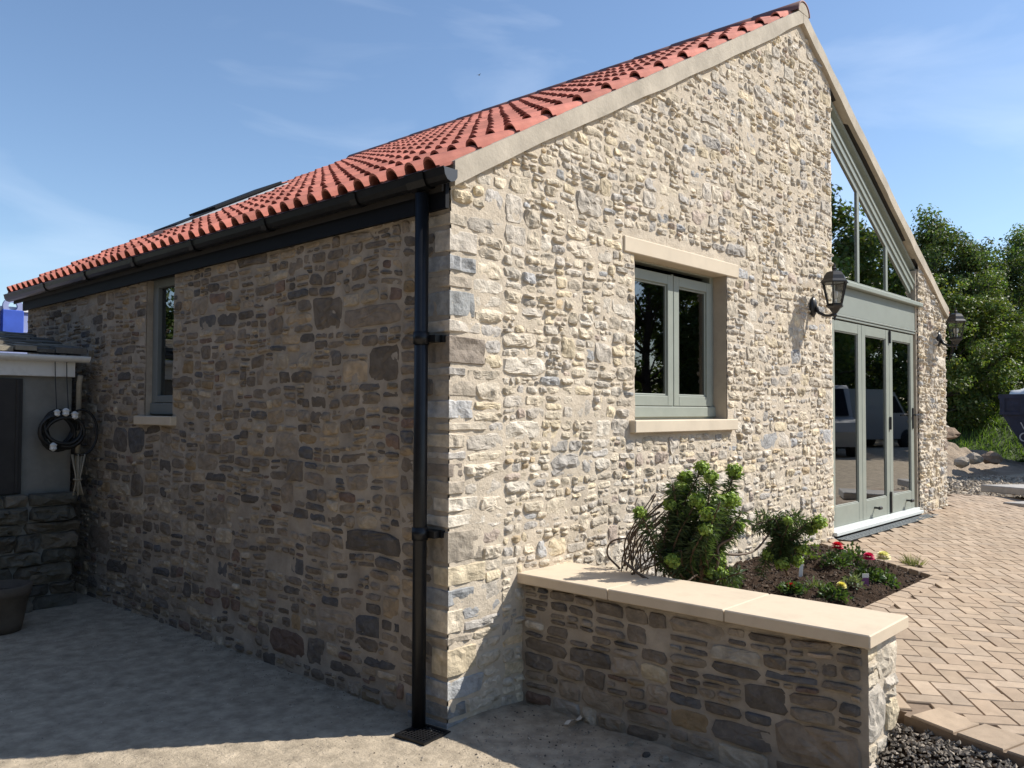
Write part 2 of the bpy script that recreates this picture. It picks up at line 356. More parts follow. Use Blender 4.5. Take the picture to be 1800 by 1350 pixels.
# ------------------------------------------------------------------ rubble masonry
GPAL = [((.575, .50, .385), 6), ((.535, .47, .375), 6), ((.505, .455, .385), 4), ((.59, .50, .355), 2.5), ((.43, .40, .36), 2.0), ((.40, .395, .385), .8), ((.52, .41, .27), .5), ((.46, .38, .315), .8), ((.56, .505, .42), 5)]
SPAL = [((.185, .155, .125), 4), ((.23, .19, .15), 5), ((.145, .128, .112), 2.4), ((.27, .225, .175), 4), ((.29, .215, .13), .9), ((.125, .122, .122), 1.0), ((.31, .26, .205), 2), ((.21, .15, .12), 1.2)]  # stained brown stones, also darkened to carry the shade of their wall faces
def pick(pal):
    ws = np.array([p[1] for p in pal]); c = np.array(pal[rng.choice(len(pal), p=ws/ws.sum())][0]); return c*rng.uniform(.82, 1.18)
def bsp(u0, v0, u1, v1, mean=.011, out=None, el=1.0):
    out = [] if out is None else out
    wd, h = u1-u0, v1-v0; area = wd*h
    tgt = mean*math.exp(rng.normal(0, .9))
    asp = wd/h
    if (area < max(tgt, .0026) and .65*el < asp < 3.0*el) or (wd < .085 and h < .075):
        out.append((u0, v0, u1, v1)); return out
    f = rng.uniform(.34, .66)
    if asp > el*(1.55+rng.uniform(-.45, .75)): m = u0+wd*f; bsp(u0, v0, m, v1, mean, out, el); bsp(m, v0, u1, v1, mean, out, el)
    else: m = v0+h*f; bsp(u0, v0, u1, m, mean, out, el); bsp(u0, m, u1, v1, mean, out, el)
    return out
RING = [(1.0, -1), (1.0, .10), (.93, .78), (.74, .96), (.5, 1.0), (.25, 1.0)]
def outline(a, b, N, cut):
    """rough rectangle with knocked-off corners, sampled as N points"""
    c = rng.uniform(.02, cut, (4, 2)); P = []
    for k, (sx, sy) in enumerate(((1, -1), (1, 1), (-1, 1), (-1, -1))):
        p1 = (sx*a, sy*b*(1-c[k, 1]*1.3)); p2 = (sx*a*(1-c[k, 0]*1.3), sy*b)
        P += [p1, p2] if k % 2 == 1 else [p2, p1]
    P = np.array(P); P += rng.normal(0, .045, P.shape)*np.array([min(a, 2*b), b])
    Q = np.r_[P, P[:1]]; L_ = np.r_[0, np.cumsum(np.hypot(*np.diff(Q, axis=0).T))]
    t = (np.arange(N)+rng.uniform(-.2, .2, N))/N*L_[-1] % L_[-1]; t.sort()
    return np.interp(t, L_, Q[:, 0]), np.interp(t, L_, Q[:, 1])
def stone_geo(rect, joint, proud, mapf, flip, warp, rough=.45, N=16, round_=.45):
    u0, v0, u1, v1 = rect; cu, cv = (u0+u1)/2, (v0+v1)/2; j = joint
    a = max((u1-u0)/2-j, .012); b = max((v1-v0)/2-j, .01)
    ou, ov = outline(a, b, N, round_); m = min(a, b)
    seed = int(rng.integers(1e6)); K = int(rng.integers(2, 5))
    an = rng.uniform(0, math.tau, K); sl = rng.uniform(.15, .75, K); of = rng.uniform(.85, 1.25, K)
    U, Vv, W = [], [], []
    for s_, w_ in RING:
        pu = ou*s_; pv = ov*s_
        if s_ < 1: pu = pu+rng.normal(0, .05, N)*m; pv = pv+rng.normal(0, .05, N)*m
        U.append(cu+pu); Vv.append(cv+pv)
        if w_ < 0: W.append(np.full(N, -.05))
        else:
            fac = np.min([of[k]+sl[k]*(np.cos(an[k])*pu/a+np.sin(an[k])*pv/b) for k in range(K)], 0)
            q = np.c_[pu*26, pv*26, np.full(N, seed % 97)]
            nn = vnoise(q, seed % 1000)+.6*vnoise(q*2.3, seed % 991)
            W.append(proud*np.maximum(w_*np.clip(fac, .25, 1.3)+rough*nn*(.15+.85*w_), .02 if w_ > .5 else -.5))
    U.append([cu]); Vv.append([cv]); W.append([float(W[-1].mean())])
    U = np.concatenate(U); Vv = np.concatenate(Vv); W = np.concatenate(W)
    U, Vv = warp(U, Vv)
    P = mapf(U, Vv, W)
    F = []
    R = len(RING)
    for r in range(R-1):
        for k in range(N):
            f = (r*N+k, r*N+(k+1) % N, (r+1)*N+(k+1) % N, (r+1)*N+k); F.append(f[::-1] if flip else f)
    for k in range(N):
        f = ((R-1)*N+k, (R-1)*N+(k+1) % N, R*N); F.append(f[::-1] if flip else f)
    return P, F
def lay(stones, parent, mat, limit=300, name='stone', smooth=False):
    """stones: list of (P, F, colour, weight); the largest become parts, the rest one joined part"""
    stones = sorted(stones, key=lambda s: -s[3]); RV, RF, RT, n = [], [], [], 0
    for k, (P, F, c, wt) in enumerate(stones):
        T = np.clip(c*(1+rng.normal(0, .07, (len(P), 1))), .01, .9)
        if k < limit: obj(name, P, F, mat, parent, smooth=smooth, tint=T)
        else: RV.append(P); RF += [tuple(i+n for i in f) for f in F]; RT.append(T); n += len(P)
    if RV: tag(obj('small_stones', np.concatenate(RV), RF, mat, parent, smooth=smooth, tint=np.concatenate(RT)), kind='stuff')
def seen(P):
    v = P.mean(0)-CAM; return 1/max(v@_d, .5)**2

W_ = 8.512; EAVE_T, SL = 2.905, .539
def verge_z(x): return EAVE_T+SL*np.minimum(x, W_-x)          # top of the verge band / pan of the tiles at the gable
def sag(y): return -.010*np.maximum(y, 0)
house = thing('stone_house', 'single-storey rubble stone house with red pantile roof, glazed gable and black gutter', 'house')
WIN = (1.67, 2.92, 1.54, 2.70); SWIN = (3.03, 3.50, 1.56, 2.70)
def gable_panel(x0, x1, name):
    xs = np.unique(np.r_[np.arange(x0, x1, .022), x1]); 
    if x0 < 1: xs = np.unique(np.r_[xs[(abs(xs-WIN[0]) > .011) & (abs(xs-WIN[1]) > .011)], WIN[0], WIN[1], 4.256])
    zs = np.unique(np.r_[np.arange(-.2, 2.74, .022), 2.74]); zs = np.unique(np.r_[zs[(abs(zs-WIN[2]) > .011) & (abs(zs-WIN[3]) > .011)], WIN[2], WIN[3]])
    ts = np.linspace(0, 1, 110)[1:]
    X, Z = np.meshgrid(xs, zs); X2, T2 = np.meshgrid(xs, ts); Z2 = 2.74+T2*(verge_z(X2)-.075-2.74)
    X = np.r_[X, X2]; Z = np.r_[Z, Z2]
    p = np.c_[X.ravel(), Z.ravel(), 0*X.ravel()]
    Y = -.006*fbm(p*9, 4)-.005*fbm(p*34, 8); Y = Y-.004
    V = np.c_[X.ravel(), Y, Z.ravel()]; nx, ny = len(xs), X.shape[0]
    i = np.arange((ny-1)*(nx-1)); a = (i//(nx-1))*nx+i % (nx-1); F = np.c_[a, a+1, a+nx+1, a+nx]
    c = V[F].mean(1)
    F = F[~((c[:, 0] > WIN[0]) & (c[:, 0] < WIN[1]) & (c[:, 2] > WIN[2]) & (c[:, 2] < WIN[3]))]
    return obj(name, V, F, M['mortar'], house, smooth=True)
GX = 4.95
gable = gable_panel(0, GX, 'gable_wall'); pier = gable_panel(7.47, W_, 'pier_wall')
ys_ = np.unique(np.r_[np.arange(0, 6.17, .025), 6.17]); ys_ = np.unique(np.r_[ys_[(abs(ys_-SWIN[0]) > .012) & (abs(ys_-SWIN[1]) > .012)], SWIN[0], SWIN[1]])
zs_ = np.unique(np.r_[np.arange(-.2, 2.74, .025), 2.74]); zs_ = np.unique(np.r_[zs_[(abs(zs_-SWIN[2]) > .012) & (abs(zs_-SWIN[3]) > .012)], SWIN[2], SWIN[3]])
Yg, Zg = np.meshgrid(ys_, zs_); p = np.c_[Yg.ravel(), Zg.ravel(), 0*Yg.ravel()+5]
Xg = -.006*fbm(p*7, 14)-.004*fbm(p*30, 18)-.004
V = np.c_[Xg, Yg.ravel(), Zg.ravel()]; nx = len(ys_); i = np.arange((len(zs_)-1)*(nx-1)); a = (i//(nx-1))*nx+i % (nx-1); F = np.c_[a, a+nx, a+nx+1, a+1]
c = V[F].mean(1); F = F[~((c[:, 1] > SWIN[0]) & (c[:, 1] < SWIN[1]) & (c[:, 2] > SWIN[2]) & (c[:, 2] < SWIN[3]))]
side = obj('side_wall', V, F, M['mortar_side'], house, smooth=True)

def warp_fn(seed, edges_u, edges_v, amp=.02):
    def f(U, Vv):
        d = np.full(len(U), 9.)
        for e in edges_u: d = np.minimum(d, abs(U-e))
        k = sstep(0, .25, d); p = np.c_[U*2.2, Vv*2.2, 0*U+seed]
        return U+k*amp*fbm(p, seed, 2), Vv+k*amp*1.6*fbm(p+31.7, seed+5, 2)
    return f
def fill(regions, mean, el=1.0): 
    out = []
    for u0, v0, u1, v1 in regions:
        v = v0
        while v < v1-.02:
            h = rng.uniform(.10, .24); 
            if v1-v-h < .07: h = v1-v
            bsp(u0, v, u1, v+h, mean, out, el); v += h
    return out
gmap = lambda U, Vv, W: np.c_[U, -W, Vv]
smap = lambda U, Vv, W: np.c_[-W, U, Vv]
# quoins: stones that turn the corner, with a face on either wall
def quoin_geo(z0, z1, wg, ws, pg, ps):
    nb = 5; z0 += .008; z1 -= .008; seed = int(rng.integers(900))
    uu = np.concatenate([[ws], np.linspace(ws*.96, .02, 5), [0.], np.linspace(-.02, -wg*.96, 6), [-wg]])
    zz = np.array([z0, z0+.008, z0+(z1-z0)*.3, z0+(z1-z0)*.52, z0+(z1-z0)*.75, z1-.008, z1])
    V = []; n = len(uu); m = len(zz)
    for iz, z in enumerate(zz):
        for iu, u in enumerate(uu):
            e = min(iz, m-1-iz, iu, n-1-iu) > 0
            nn = float(vnoise(np.array([[u*22, z*22, seed]]), seed)[0]); jz = z+.005*float(vnoise(np.array([[u*9, z*40, seed+.5]]), seed+3)[0])
            og = pg*(.8+.75*nn) if e else -.004; os_ = ps*(.85+.5*nn) if e else -.004
            if iu in (0, n-1): og = os_ = -.03
            if u == 0: V.append((-.006-(ps*.5 if e else 0), -.006-(pg*.5 if e else 0), jz))
            elif u < 0: V.append((-u, -og, jz))
            else: V.append((-os_, u, jz))
    F = [(i*n+k, (i+1)*n+k, (i+1)*n+k+1, i*n+k+1) for i in range(m-1) for k in range(n-1)]
    return np.array(V), [f[::-1] for f in F]
quoins = []; z = -.15; zrows = []
while z < 2.64:
    h = float(rng.choice([.06, .085, .11, .14, .17], p=[.3, .3, .2, .13, .07]))*rng.uniform(.9, 1.1); z1 = min(z+h, 2.70)
    long_ = rng.random() < .5
    wg = rng.uniform(.17, .32) if long_ else rng.uniform(.09, .18); ws = rng.uniform(.10, .2) if long_ else rng.uniform(.2, .32)
    P, F = quoin_geo(z, z1, wg, ws, rng.uniform(.008, .018), rng.uniform(.010, .015))
    c = pick(GPAL) if rng.random() < .5 else pick([((.34, .345, .345), 2), ((.27, .275, .27), 1.5), ((.38, .33, .265), 1.5), ((.30, .255, .21), 1)])
    quoins.append((P, F, c, 99)); zrows.append((z, z1, wg, ws)); z = z1
grects = []; srects = []
for z0, z1, wg, ws in zrows:
    if .40-wg > .05: grects += [(wg, z0, .40, z1)] if z1-z0 < .11 else [(wg, z0, .40, (z0+z1)/2), (wg, (z0+z1)/2, .40, z1)]
    if .38-ws > .05: srects += [(ws, z0, .38, z1)] if z1-z0 < .11 else [(ws, z0, .38, (z0+z1)/2), (ws, (z0+z1)/2, .38, z1)]
LX0, LX1, LZ0, LZ1 = 1.541, 3.089, 2.658, 2.763
regs = [(.40, -.15, WIN[0], 1.45), (WIN[0], -.15, WIN[1], 1.45), (WIN[1], -.15, GX, 1.45),
        (.40, 1.45, WIN[0], LZ0), (WIN[1], 1.45, GX, LZ0),
        (.40, LZ0, LX0, LZ1+.06), (LX1, LZ0, GX, LZ1+.06), (0, LZ1+.06, GX, 5.2)]
regs.append((0, 2.70, .40, LZ1+.06)); rects = grects+fill(regs, .0105, 1.35)
rects = [r for r in rects if not (r[1] < 1.565 and r[3] > 1.47 and r[2] > 1.60 and r[0] < 3.0 and r[0] > WIN[1]-.01 and False)]
wf = warp_fn(3, [0, WIN[0], WIN[1], GX], [], .02)
stones = []
for r in rects:
    cu, cv = (r[0]+r[2])/2, (r[1]+r[3])/2
    if r[3] > verge_z(cu)-.10 and cv > 2.6:
        r = (r[0], r[1], r[2], float(min(verge_z(r[0]), verge_z(r[2])))-.10)
        if r[3]-r[1] < .035: continue
    if r[0] < 3.0 and r[2] > 1.60 and r[3] > 1.46 and r[1] < 1.57 and (r[0] >= WIN[1] or r[2] <= WIN[0]): 
        if r[0] >= WIN[1]: r = (max(r[0], 3.0), *r[1:])
        else: r = (r[0], r[1], min(r[2], 1.60), r[3])
        if r[2]-r[0] < .04: continue
    j = rng.uniform(.003, .009); pr = rng.uniform(.006, .021)
    P, F = stone_geo(r, j, pr, gmap, False, wf, rough=.55)
    stones.append((P, F, pick(GPAL), (r[2]-r[0])*(r[3]-r[1])*seen(P)))
lay(stones+quoins, gable, M['stone'], 300)
regs = [(7.47, .38, W_, 1.6), (7.47, 1.6, W_, 2.9), (7.47, 2.9, W_, 3.5)]
wf = warp_fn(8, [7.47, W_], [], .012); stones = []
for r in fill(regs, .010):
    top = float(min(verge_z(r[0]), verge_z(r[2])))-.10
    if r[3] > top: r = (r[0], r[1], r[2], top)
    if r[3]-r[1] < .035: continue
    P, F = stone_geo(r, rng.uniform(.004, .009), rng.uniform(.012, .034), gmap, False, wf, rough=.55)
    stones.append((P, F, pick(GPAL), (r[2]-r[0])*(r[3]-r[1])))
lay(stones, pier, M['stone'], 300)
regs = [(.38, -.15, SWIN[0], 1.48), (SWIN[0], -.15, SWIN[1], 1.48), (SWIN[1], -.15, 6.17, 1.48), (.38, 1.48, SWIN[0], 2.70), (SWIN[1], 1.48, 6.17, 2.70)]
wf = warp_fn(21, [0, SWIN[0], SWIN[1]], [], .026); stones = []
for r in srects+fill(regs, .0125, 1.5):
    if r[0] < 3.6 and r[2] > 2.97 and r[3] > 1.48 and r[1] < 1.57 and (r[0] >= SWIN[1] or r[2] <= SWIN[0]): continue
    big = (r[2]-r[0])*(r[3]-r[1]) > .008
    if rng.random() < (.03 if big else .14): continue                        # mortared over
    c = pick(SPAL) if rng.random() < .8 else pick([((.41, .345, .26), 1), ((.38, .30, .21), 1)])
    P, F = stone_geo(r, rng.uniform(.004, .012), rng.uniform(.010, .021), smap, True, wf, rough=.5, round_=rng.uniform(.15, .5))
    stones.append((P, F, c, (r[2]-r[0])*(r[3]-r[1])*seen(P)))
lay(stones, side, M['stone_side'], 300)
# remaining walls, floor and dim rooms
mb = MB(); mb.box(W_-.3, W_-.012, .02, 6.17, -.2, 2.8); mb.build('far_side_wall', M['mortar_side'], house)
mb = MB(); mb.prism([(.02, -.2), (W_-.02, -.2), (W_-.02, 2.78), (4.256, 5.06), (.02, 2.78)], lambda p: (p[0], 6.15, p[1]), lambda p: (p[0], 5.85, p[1])); mb.build('rear_wall', M['dark_room'], house)
mb = MB(); mb.box(.3, W_-.3, .3, 5.85, .40, .47); mb.build('room_floor', M['room_floor'], house)
mb = MB(); mb.box(4.2, 4.3, .3, 5.85, .47, 2.9); mb.build('room_partition', M['dark_room'], house)
mb = MB(); mb.box(.02, .30, .02, 2.93, -.2, 2.72); mb.box(.02, .30, 3.60, 6.16, -.2, 2.72); mb.box(.02, .30, 2.93, 3.60, -.2, 1.50); mb.build('inner_side_wall', M['dark_room'], house)
mb = MB(); mb.box(.3, WIN[0]-.06, .02, .3, -.2, 2.9); mb.box(WIN[1]+.06, GX-.02, .02, .3, -.2, 2.9); mb.box(WIN[0]-.06, WIN[1]+.06, .02, .3, -.2, 1.5)
mb.prism([(.6, 2.76), (GX-.02, 2.76), (GX-.02, 4.72), (4.256, 5.04), (.6, 3.1)], lambda p: (p[0], .02, p[1]), lambda p: (p[0], .28, p[1])); mb.build('inner_gable_wall', M['dark_room'], house)
mb = MB(); mb.box(7.49, W_-.31, .02, .3, -.2, 2.9); mb.build('inner_pier_wall', M['dark_room'], house)

# ------------------------------------------------------------------ roof
def slab(side_, name, mat, t0, t1, y0, y1):
    mb = MB()
    a, b = (-.06, 4.256) if side_ == 0 else (W_+.06, 4.256)
    z = lambda x: EAVE_T+SL*min(x, W_-x)
    V = [(x, y, z(x)+t+float(sag(y))) for t in (t0, t1) for y in (y0, y1) for x in (a, b)]
    mb.add(V, [(0, 2, 3, 1), (4, 5, 7, 6), (0, 1, 5, 4), (2, 6, 7, 3), (0, 4, 6, 2), (1, 3, 7, 5)]); return mb.build(name, mat, None)
roof = slab(0, 'roof', M['darkwood'], -.13, -.045, .0, 6.42); roof.parent = house
o = slab(1, 'roof_deck', M['darkwood'], -.13, -.045, .0, 6.42); o.parent = roof
TW, GAUGE = .296, .3485
bp_ = []
for k in range(2):
    c0 = .07+.148*k
    for t in (-.055, -.045): bp_.append((c0+t, 0))
    for q in range(1, 8): an = math.pi*(1-q/8); bp_.append((c0+.042*math.cos(an), .008+.048*math.sin(an)))
    bp_.append((c0+.045, 0))
    bp_.append((c0+.070, -.004))
bp_ = [(-.0, -.002)]+[q for q in bp_ if q[0] > 0 and q[0] < TW-.001]+[(TW, -.002)]
def pantile_mesh():
    V, F = [], []; n = len(bp_); Lt = .405
    for a, lift, th in ((0, .044, 0), (Lt, .0, 0), (0, .044, .020), (Lt, 0, .016)):
        for b, h in bp_: V.append((a, b, h+lift-th*.7))
    for k in range(n-1):
        F += [(k, n+k, n+k+1, k+1), (k, k+1, 2*n+k+1, 2*n+k), (2*n+k, 2*n+k+1, 3*n+k+1, 3*n+k)]
    F += [(0, 2*n, 3*n, n), (n-1, 2*n-1, 4*n-1, 3*n-1)]
    return mesh_data('pantile', V, [f[::-1] for f in F], M['tile'], False)
tile_me = pantile_mesh()
ang = math.atan(SL); cosA, sinA = math.cos(ang), math.sin(ang)
NC, NR = 22, 14
SKY = (1.0, 2.28, 5.02, 5.62)                    # roof window: x0, x1, y0, y1
def tile_matrix(side_, r, k, jit=True):
    x0 = -.085+.307*r; y0 = -.03+TW*k
    j = rng.normal(0, 1, 3) if jit else (0, 0, 0)
    z0 = EAVE_T+SL*x0-.032+float(sag(y0))+j[0]*.0015
    R = Matrix(((cosA, 0, -sinA, 0), (0, 1, 0, 0), (sinA, 0, cosA, 0), (0, 0, 0, 1)))
    T = Matrix.Translation((x0+j[0]*.004, y0+j[1]*.004, z0)) @ Matrix.Rotation(-.0100, 4, 'X') @ R @ Matrix.Rotation(j[2]*.010, 4, 'Z')
    if side_: T = Matrix(((-1, 0, 0, W_), (0, 1, 0, 0), (0, 0, 1, 0), (0, 0, 0, 1))) @ T
    return T
rest = []; cnt = 0
base_v = np.array([v.co[:] for v in tile_me.vertices]); base_f = [tuple(p.vertices) for p in tile_me.polygons]
cells = sorted([(r, k) for r in range(NR) for k in range(NC)], key=lambda q: q[1]*.296+q[0]*.05)
for r, k in cells:
    xm = -.085+.307*(r+.55); ym = -.05+TW*(k+.5)
    if SKY[0] < xm < SKY[1] and SKY[2]-.05 < ym < SKY[3]+.05: continue
    T = tile_matrix(0, r, k)
    if cnt < 300: inst('pantile', tile_me, roof, T); cnt += 1
    else: rest.append(T)
for r in range(NR):
    for k in range(NC): rest.append(tile_matrix(1, r, k))
RV, RF = [], []
for q, T in enumerate(rest):
    A4 = np.array(T); RV.append(base_v@A4[:3, :3].T+A4[:3, 3]); RF += [tuple(i+q*len(base_v) for i in f) for f in base_f]
tag(obj('pantile_field', np.concatenate(RV), RF, M['tile'], roof), kind='stuff')
# ridge tiles
ridge_me = None
nrt = 15; rl = 6.55/nrt
V, F = [], []; n = 11
for yy in (0, rl+.02):
    for rr in (.125, .108):
        for q in range(n): an = math.pi*q/(n-1); V.append((rr*math.cos(an), yy, rr*math.sin(an)*.9))
for q in range(n-1): F += [(q, q+1, 2*n+q+1, 2*n+q), (n+q, 3*n+q, 3*n+q+1, n+q+1), (q, n+q, n+q+1, q+1), (2*n+q, 2*n+q+1, 3*n+q+1, 3*n+q)]
ridge_me = mesh_data('ridge_tile', V, F, M['ridge'], True)
for k in range(nrt):
    y0 = -.055+rl*k; inst('ridge_tile', ridge_me, roof, Matrix.Translation((4.256, y0, 5.158+float(sag(y0))+rng.normal(0, .002))))
mb = MB(); mb.prism([(.106*math.cos(math.pi*q/10), .095*math.sin(math.pi*q/10)) for q in range(11)], lambda p: (4.256+p[0], -.05, 5.158+p[1]), lambda p: (4.256+p[0], .1, 5.158+p[1])); mb.build('ridge_end_mortar', M['verge'], roof)
# mortared verges, slightly uneven along their lower edge
for s_ in (0, 1):
    mb = MB(); n = 60; V = []
    for i in range(n+1):
        x = -.012+(4.256+.012)*i/n; zt = EAVE_T+SL*x; wob = .012*float(vnoise(np.array([[x*3, 7, s_]]), 5)[0]); wo2 = .004*float(vnoise(np.array([[x*5, 2, s_]]), 9)[0])
        X = x if s_ == 0 else W_-x
        V += [(X, -.046+wo2, zt+.006), (X, -.046+wo2, zt-.122+wob), (X, .06, zt-.122+wob), (X, .06, zt+.006)]
    F = []
    for i in range(n):
        for k in range(4): f = (i*4+k, i*4+(k+1) % 4, i*4+4+(k+1) % 4, i*4+4+k); F.append(f if s_ else f[::-1])
    F += [(0, 1, 2, 3), tuple(n*4+k for k in (3, 2, 1, 0))]
    obj('verge_mortar', V, F, M['verge'], roof)
# roof window
rw = Matrix(((cosA, 0, -sinA, 0), (0, 1, 0, 0), (sinA, 0, cosA, EAVE_T-.055), (0, 0, 0, 1)))
l0, l1 = SKY[0]/cosA, SKY[1]/cosA
mb = MB(); mb.box(l0, l1, SKY[2], SKY[2]+.06, -.05, .075); mb.box(l0, l1, SKY[3]-.06, SKY[3], -.05, .075); mb.box(l0, l0+.07, SKY[2]+.06, SKY[3]-.06, -.05, .075); mb.box(l1-.09, l1, SKY[2]+.06, SKY[3]-.06, -.05, .075)
sky_o = mb.build('roof_window', M['steel'], roof); sky_o.matrix_basis = rw
mb = MB(); mb.box(l0+.04, l1-.02, SKY[2]+.03, SKY[3]-.03, .077, .088); o = mb.build('sash', M['fascia'], sky_o)
mb = MB(); mb.box(l0+.5, l1-.06, SKY[2]+.02, SKY[3]-.02, .09, .115); o = mb.build('top_hood', M['fascia'], sky_o)
mb = MB(); mb.box(l0-.09, l1+.06, SKY[2]-.07, SKY[2]-.002, -.02, .06); mb.box(l0-.11, l0-.002, SKY[2], SKY[3], -.02, .04); o = mb.build('flashing', M['steel'], sky_o)

# fascia, gutter, downpipe
def seg(x0, x1, y0, y1, z0, z1, mb): # box that follows the slight fall of the eave
    V = [(x, y, z+float(sag(y))) for z in (z0, z1) for y in (y0, y1) for x in (x0, x1)]
    return mb.add(V, [(0, 2, 3, 1), (4, 5, 7, 6), (0, 1, 5, 4), (2, 6, 7, 3), (0, 4, 6, 2), (1, 3, 7, 5)])
mb = MB(); seg(-.045, -.02, -.012, 6.2, 2.66, 2.86, mb); mb.build('fascia_board', M['fascia'], house)
prof = [(-.047, .05), (-.047, .012), (-.062, -.008), (-.090, -.017), (-.116, -.008), (-.133, .014), (-.140, .046), (-.145, .051)]
prof2 = [(x+.004 if x < -.1 else x, z+.004) for x, z in prof]
def gut(y0, y1, grow=0):
    V, F = [], []; n = len(prof)
    for y in (y0, y1):
        for p_ in (prof, prof2[::-1]):
            for x, z in p_:
                V.append((x-(grow if x < -.1 else 0), y, 2.786+z-(grow if z < .01 else 0)+float(sag(y))))
    m = 2*n
    for k in range(m): F.append((k, (k+1) % m, m+(k+1) % m, m+k))
    return V, F
V, F = gut(-.10, 6.46); gutter = obj('gutter', V, F, M['black'], house)
for yy in (-.102, 6.458):
    mb = MB(); mb.prism(prof, lambda p: (p[0], yy, 2.786+p[1]+float(sag(yy))), lambda p: (p[0], yy+.005, 2.786+p[1]+float(sag(yy)))); mb.build('end_cap', material('sun_greyed_end_cap', (.055, .06, .068), .35) if yy < 0 else M['black'], gutter)  # near cap is black plastic too, greyed to paint in the sun on it
for yy in (.62, 1.55, 2.5, 3.45, 4.4, 5.35): V, F = gut(yy, yy+.055, .008); obj('bracket', V, F, M['black'], gutter)
V, F = gut(.05, .19, .010); obj('outlet', V, F, M['black'], gutter)
PY, PX, PR = .12, -.088, .036
mb = MB(); mb.tube([(PX, PY, 2.745), (PX, PY, 1.2), (PX, PY, -.01)], PR, 20); pipe = mb.build('downpipe', M['black'], house, True)
for zz in (1.99, .985):
    mb = MB(); mb.tube([(PX, PY, zz-.03), (PX, PY, zz+.035)], PR+.006, 20); mb.build('collar', M['black'], pipe, True)
    mb = MB(); mb.box(PX+.02, -.001, PY-.085, PY+.085, zz-.018, zz+.018); mb.box(-.03, -.001, PY-.10, PY-.07, zz-.018, zz+.018); mb.build('bracket', M['black'], pipe)

# ------------------------------------------------------------------ windows and doors of the house
def win_frame(parent, mapb, a0, a1, z0, z1, t=.06, d0=0, d1=.06, mat=None, name='frame'):
    mb = MB(); B = lambda A0, A1, Z0, Z1: mapb(mb, A0, A1, d0, d1, Z0, Z1)
    B(a0, a0+t, z0, z1); B(a1-t, a1, z0, z1); B(a0+t, a1-t, z0, z0+t); B(a0+t, a1-t, z1-t, z1)
    return mb.build(name, mat, parent)
gb = lambda mb, a0, a1, d0, d1, z0, z1: mb.bbox(a0, a1, d0, d1, z0, z1, .003)
sb = lambda mb, a0, a1, d0, d1, z0, z1: mb.bbox(d0, d1, a0, a1, z0, z1, .003)
# gable window
mb = MB(); mb.bbox(LX0, LX1, -.016, .14, LZ0, LZ1, .006); lint = mb.build('lintel', M['limestone'], house)
window = win_frame(house, gb, WIN[0]-.02, WIN[1]+.0, 1.555, 2.70, .052, .115, .19, M['green'], 'casement_window')
cx_ = 2.318
for a0, a1 in ((WIN[0]+.034, cx_-.004), (cx_+.004, WIN[1]-.054)):
    s = win_frame(window, gb, a0, a1, 1.655, 2.60, .072, .100, .16, M['green'], 'sash')
    win_frame(s, gb, a0+.072, a1-.072, 1.727, 2.528, .014, .112, .15, M['green'], 'glazing_bead')
    mb = MB(); mb.box(a0+.07, a1-.07, .120, .126, 1.725, 2.53); mb.build('pane', M['glass'], s)
    mb = MB(); mb.box(a0+.086, a1-.086, .1265, .138, 1.741, 1.75); mb.box(a1-.094, a1-.087, .1265, .14, 1.75, 2.51); mb.build('spacer_bar', M['black'], s)
mb = MB(); mb.bbox(WIN[0]-.0, WIN[1]-.0, .095, .19, 1.575, 1.65, .004); mb.build('bottom_rail', M['green'], window)
mb = MB(); mb.bbox(cx_-.012, cx_+.012, .108, .18, 1.65, 2.61, .002); mb.build('mullion', M['green'], window)
mb = MB(); mb.bbox(1.606, 2.996, -.055, .12, 1.474, 1.5576, .006); mb.build('sill', M['limestone'], window)
for q0, q1 in ((WIN[1]-.001, WIN[1]+.03), (WIN[0]-.03, WIN[0]+.001)): mb = MB(); mb.box(q0, q1, .004, .3, 1.558, 2.657); mb.build('reveal', M['reveal'], window)
# side window
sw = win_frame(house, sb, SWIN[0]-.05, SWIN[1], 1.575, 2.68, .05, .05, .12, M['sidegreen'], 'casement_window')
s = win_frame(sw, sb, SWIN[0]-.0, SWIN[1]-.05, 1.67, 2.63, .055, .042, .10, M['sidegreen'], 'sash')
mb = MB(); mb.box(.075, .081, SWIN[0]+.05, SWIN[1]-.10, 1.72, 2.58); mb.build('pane', M['glass'], s)
mb = MB(); mb.bbox(.036, .12, SWIN[0], SWIN[1]-.002, 1.578, 1.665, .004); mb.build('bottom_rail', M['sidegreen'], sw)
mb = MB(); mb.bbox(-.05, .05, 2.97, 3.60, 1.495, 1.565, .006); mb.build('sill', M['limestone'], sw)
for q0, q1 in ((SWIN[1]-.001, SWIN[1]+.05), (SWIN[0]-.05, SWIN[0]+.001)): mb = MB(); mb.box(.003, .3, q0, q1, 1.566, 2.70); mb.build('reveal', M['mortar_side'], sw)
mb = MB(); mb.box(.003, .3, SWIN[0], SWIN[1], 2.64, 2.72); mb.build('lintel', M['darkwood'], sw)
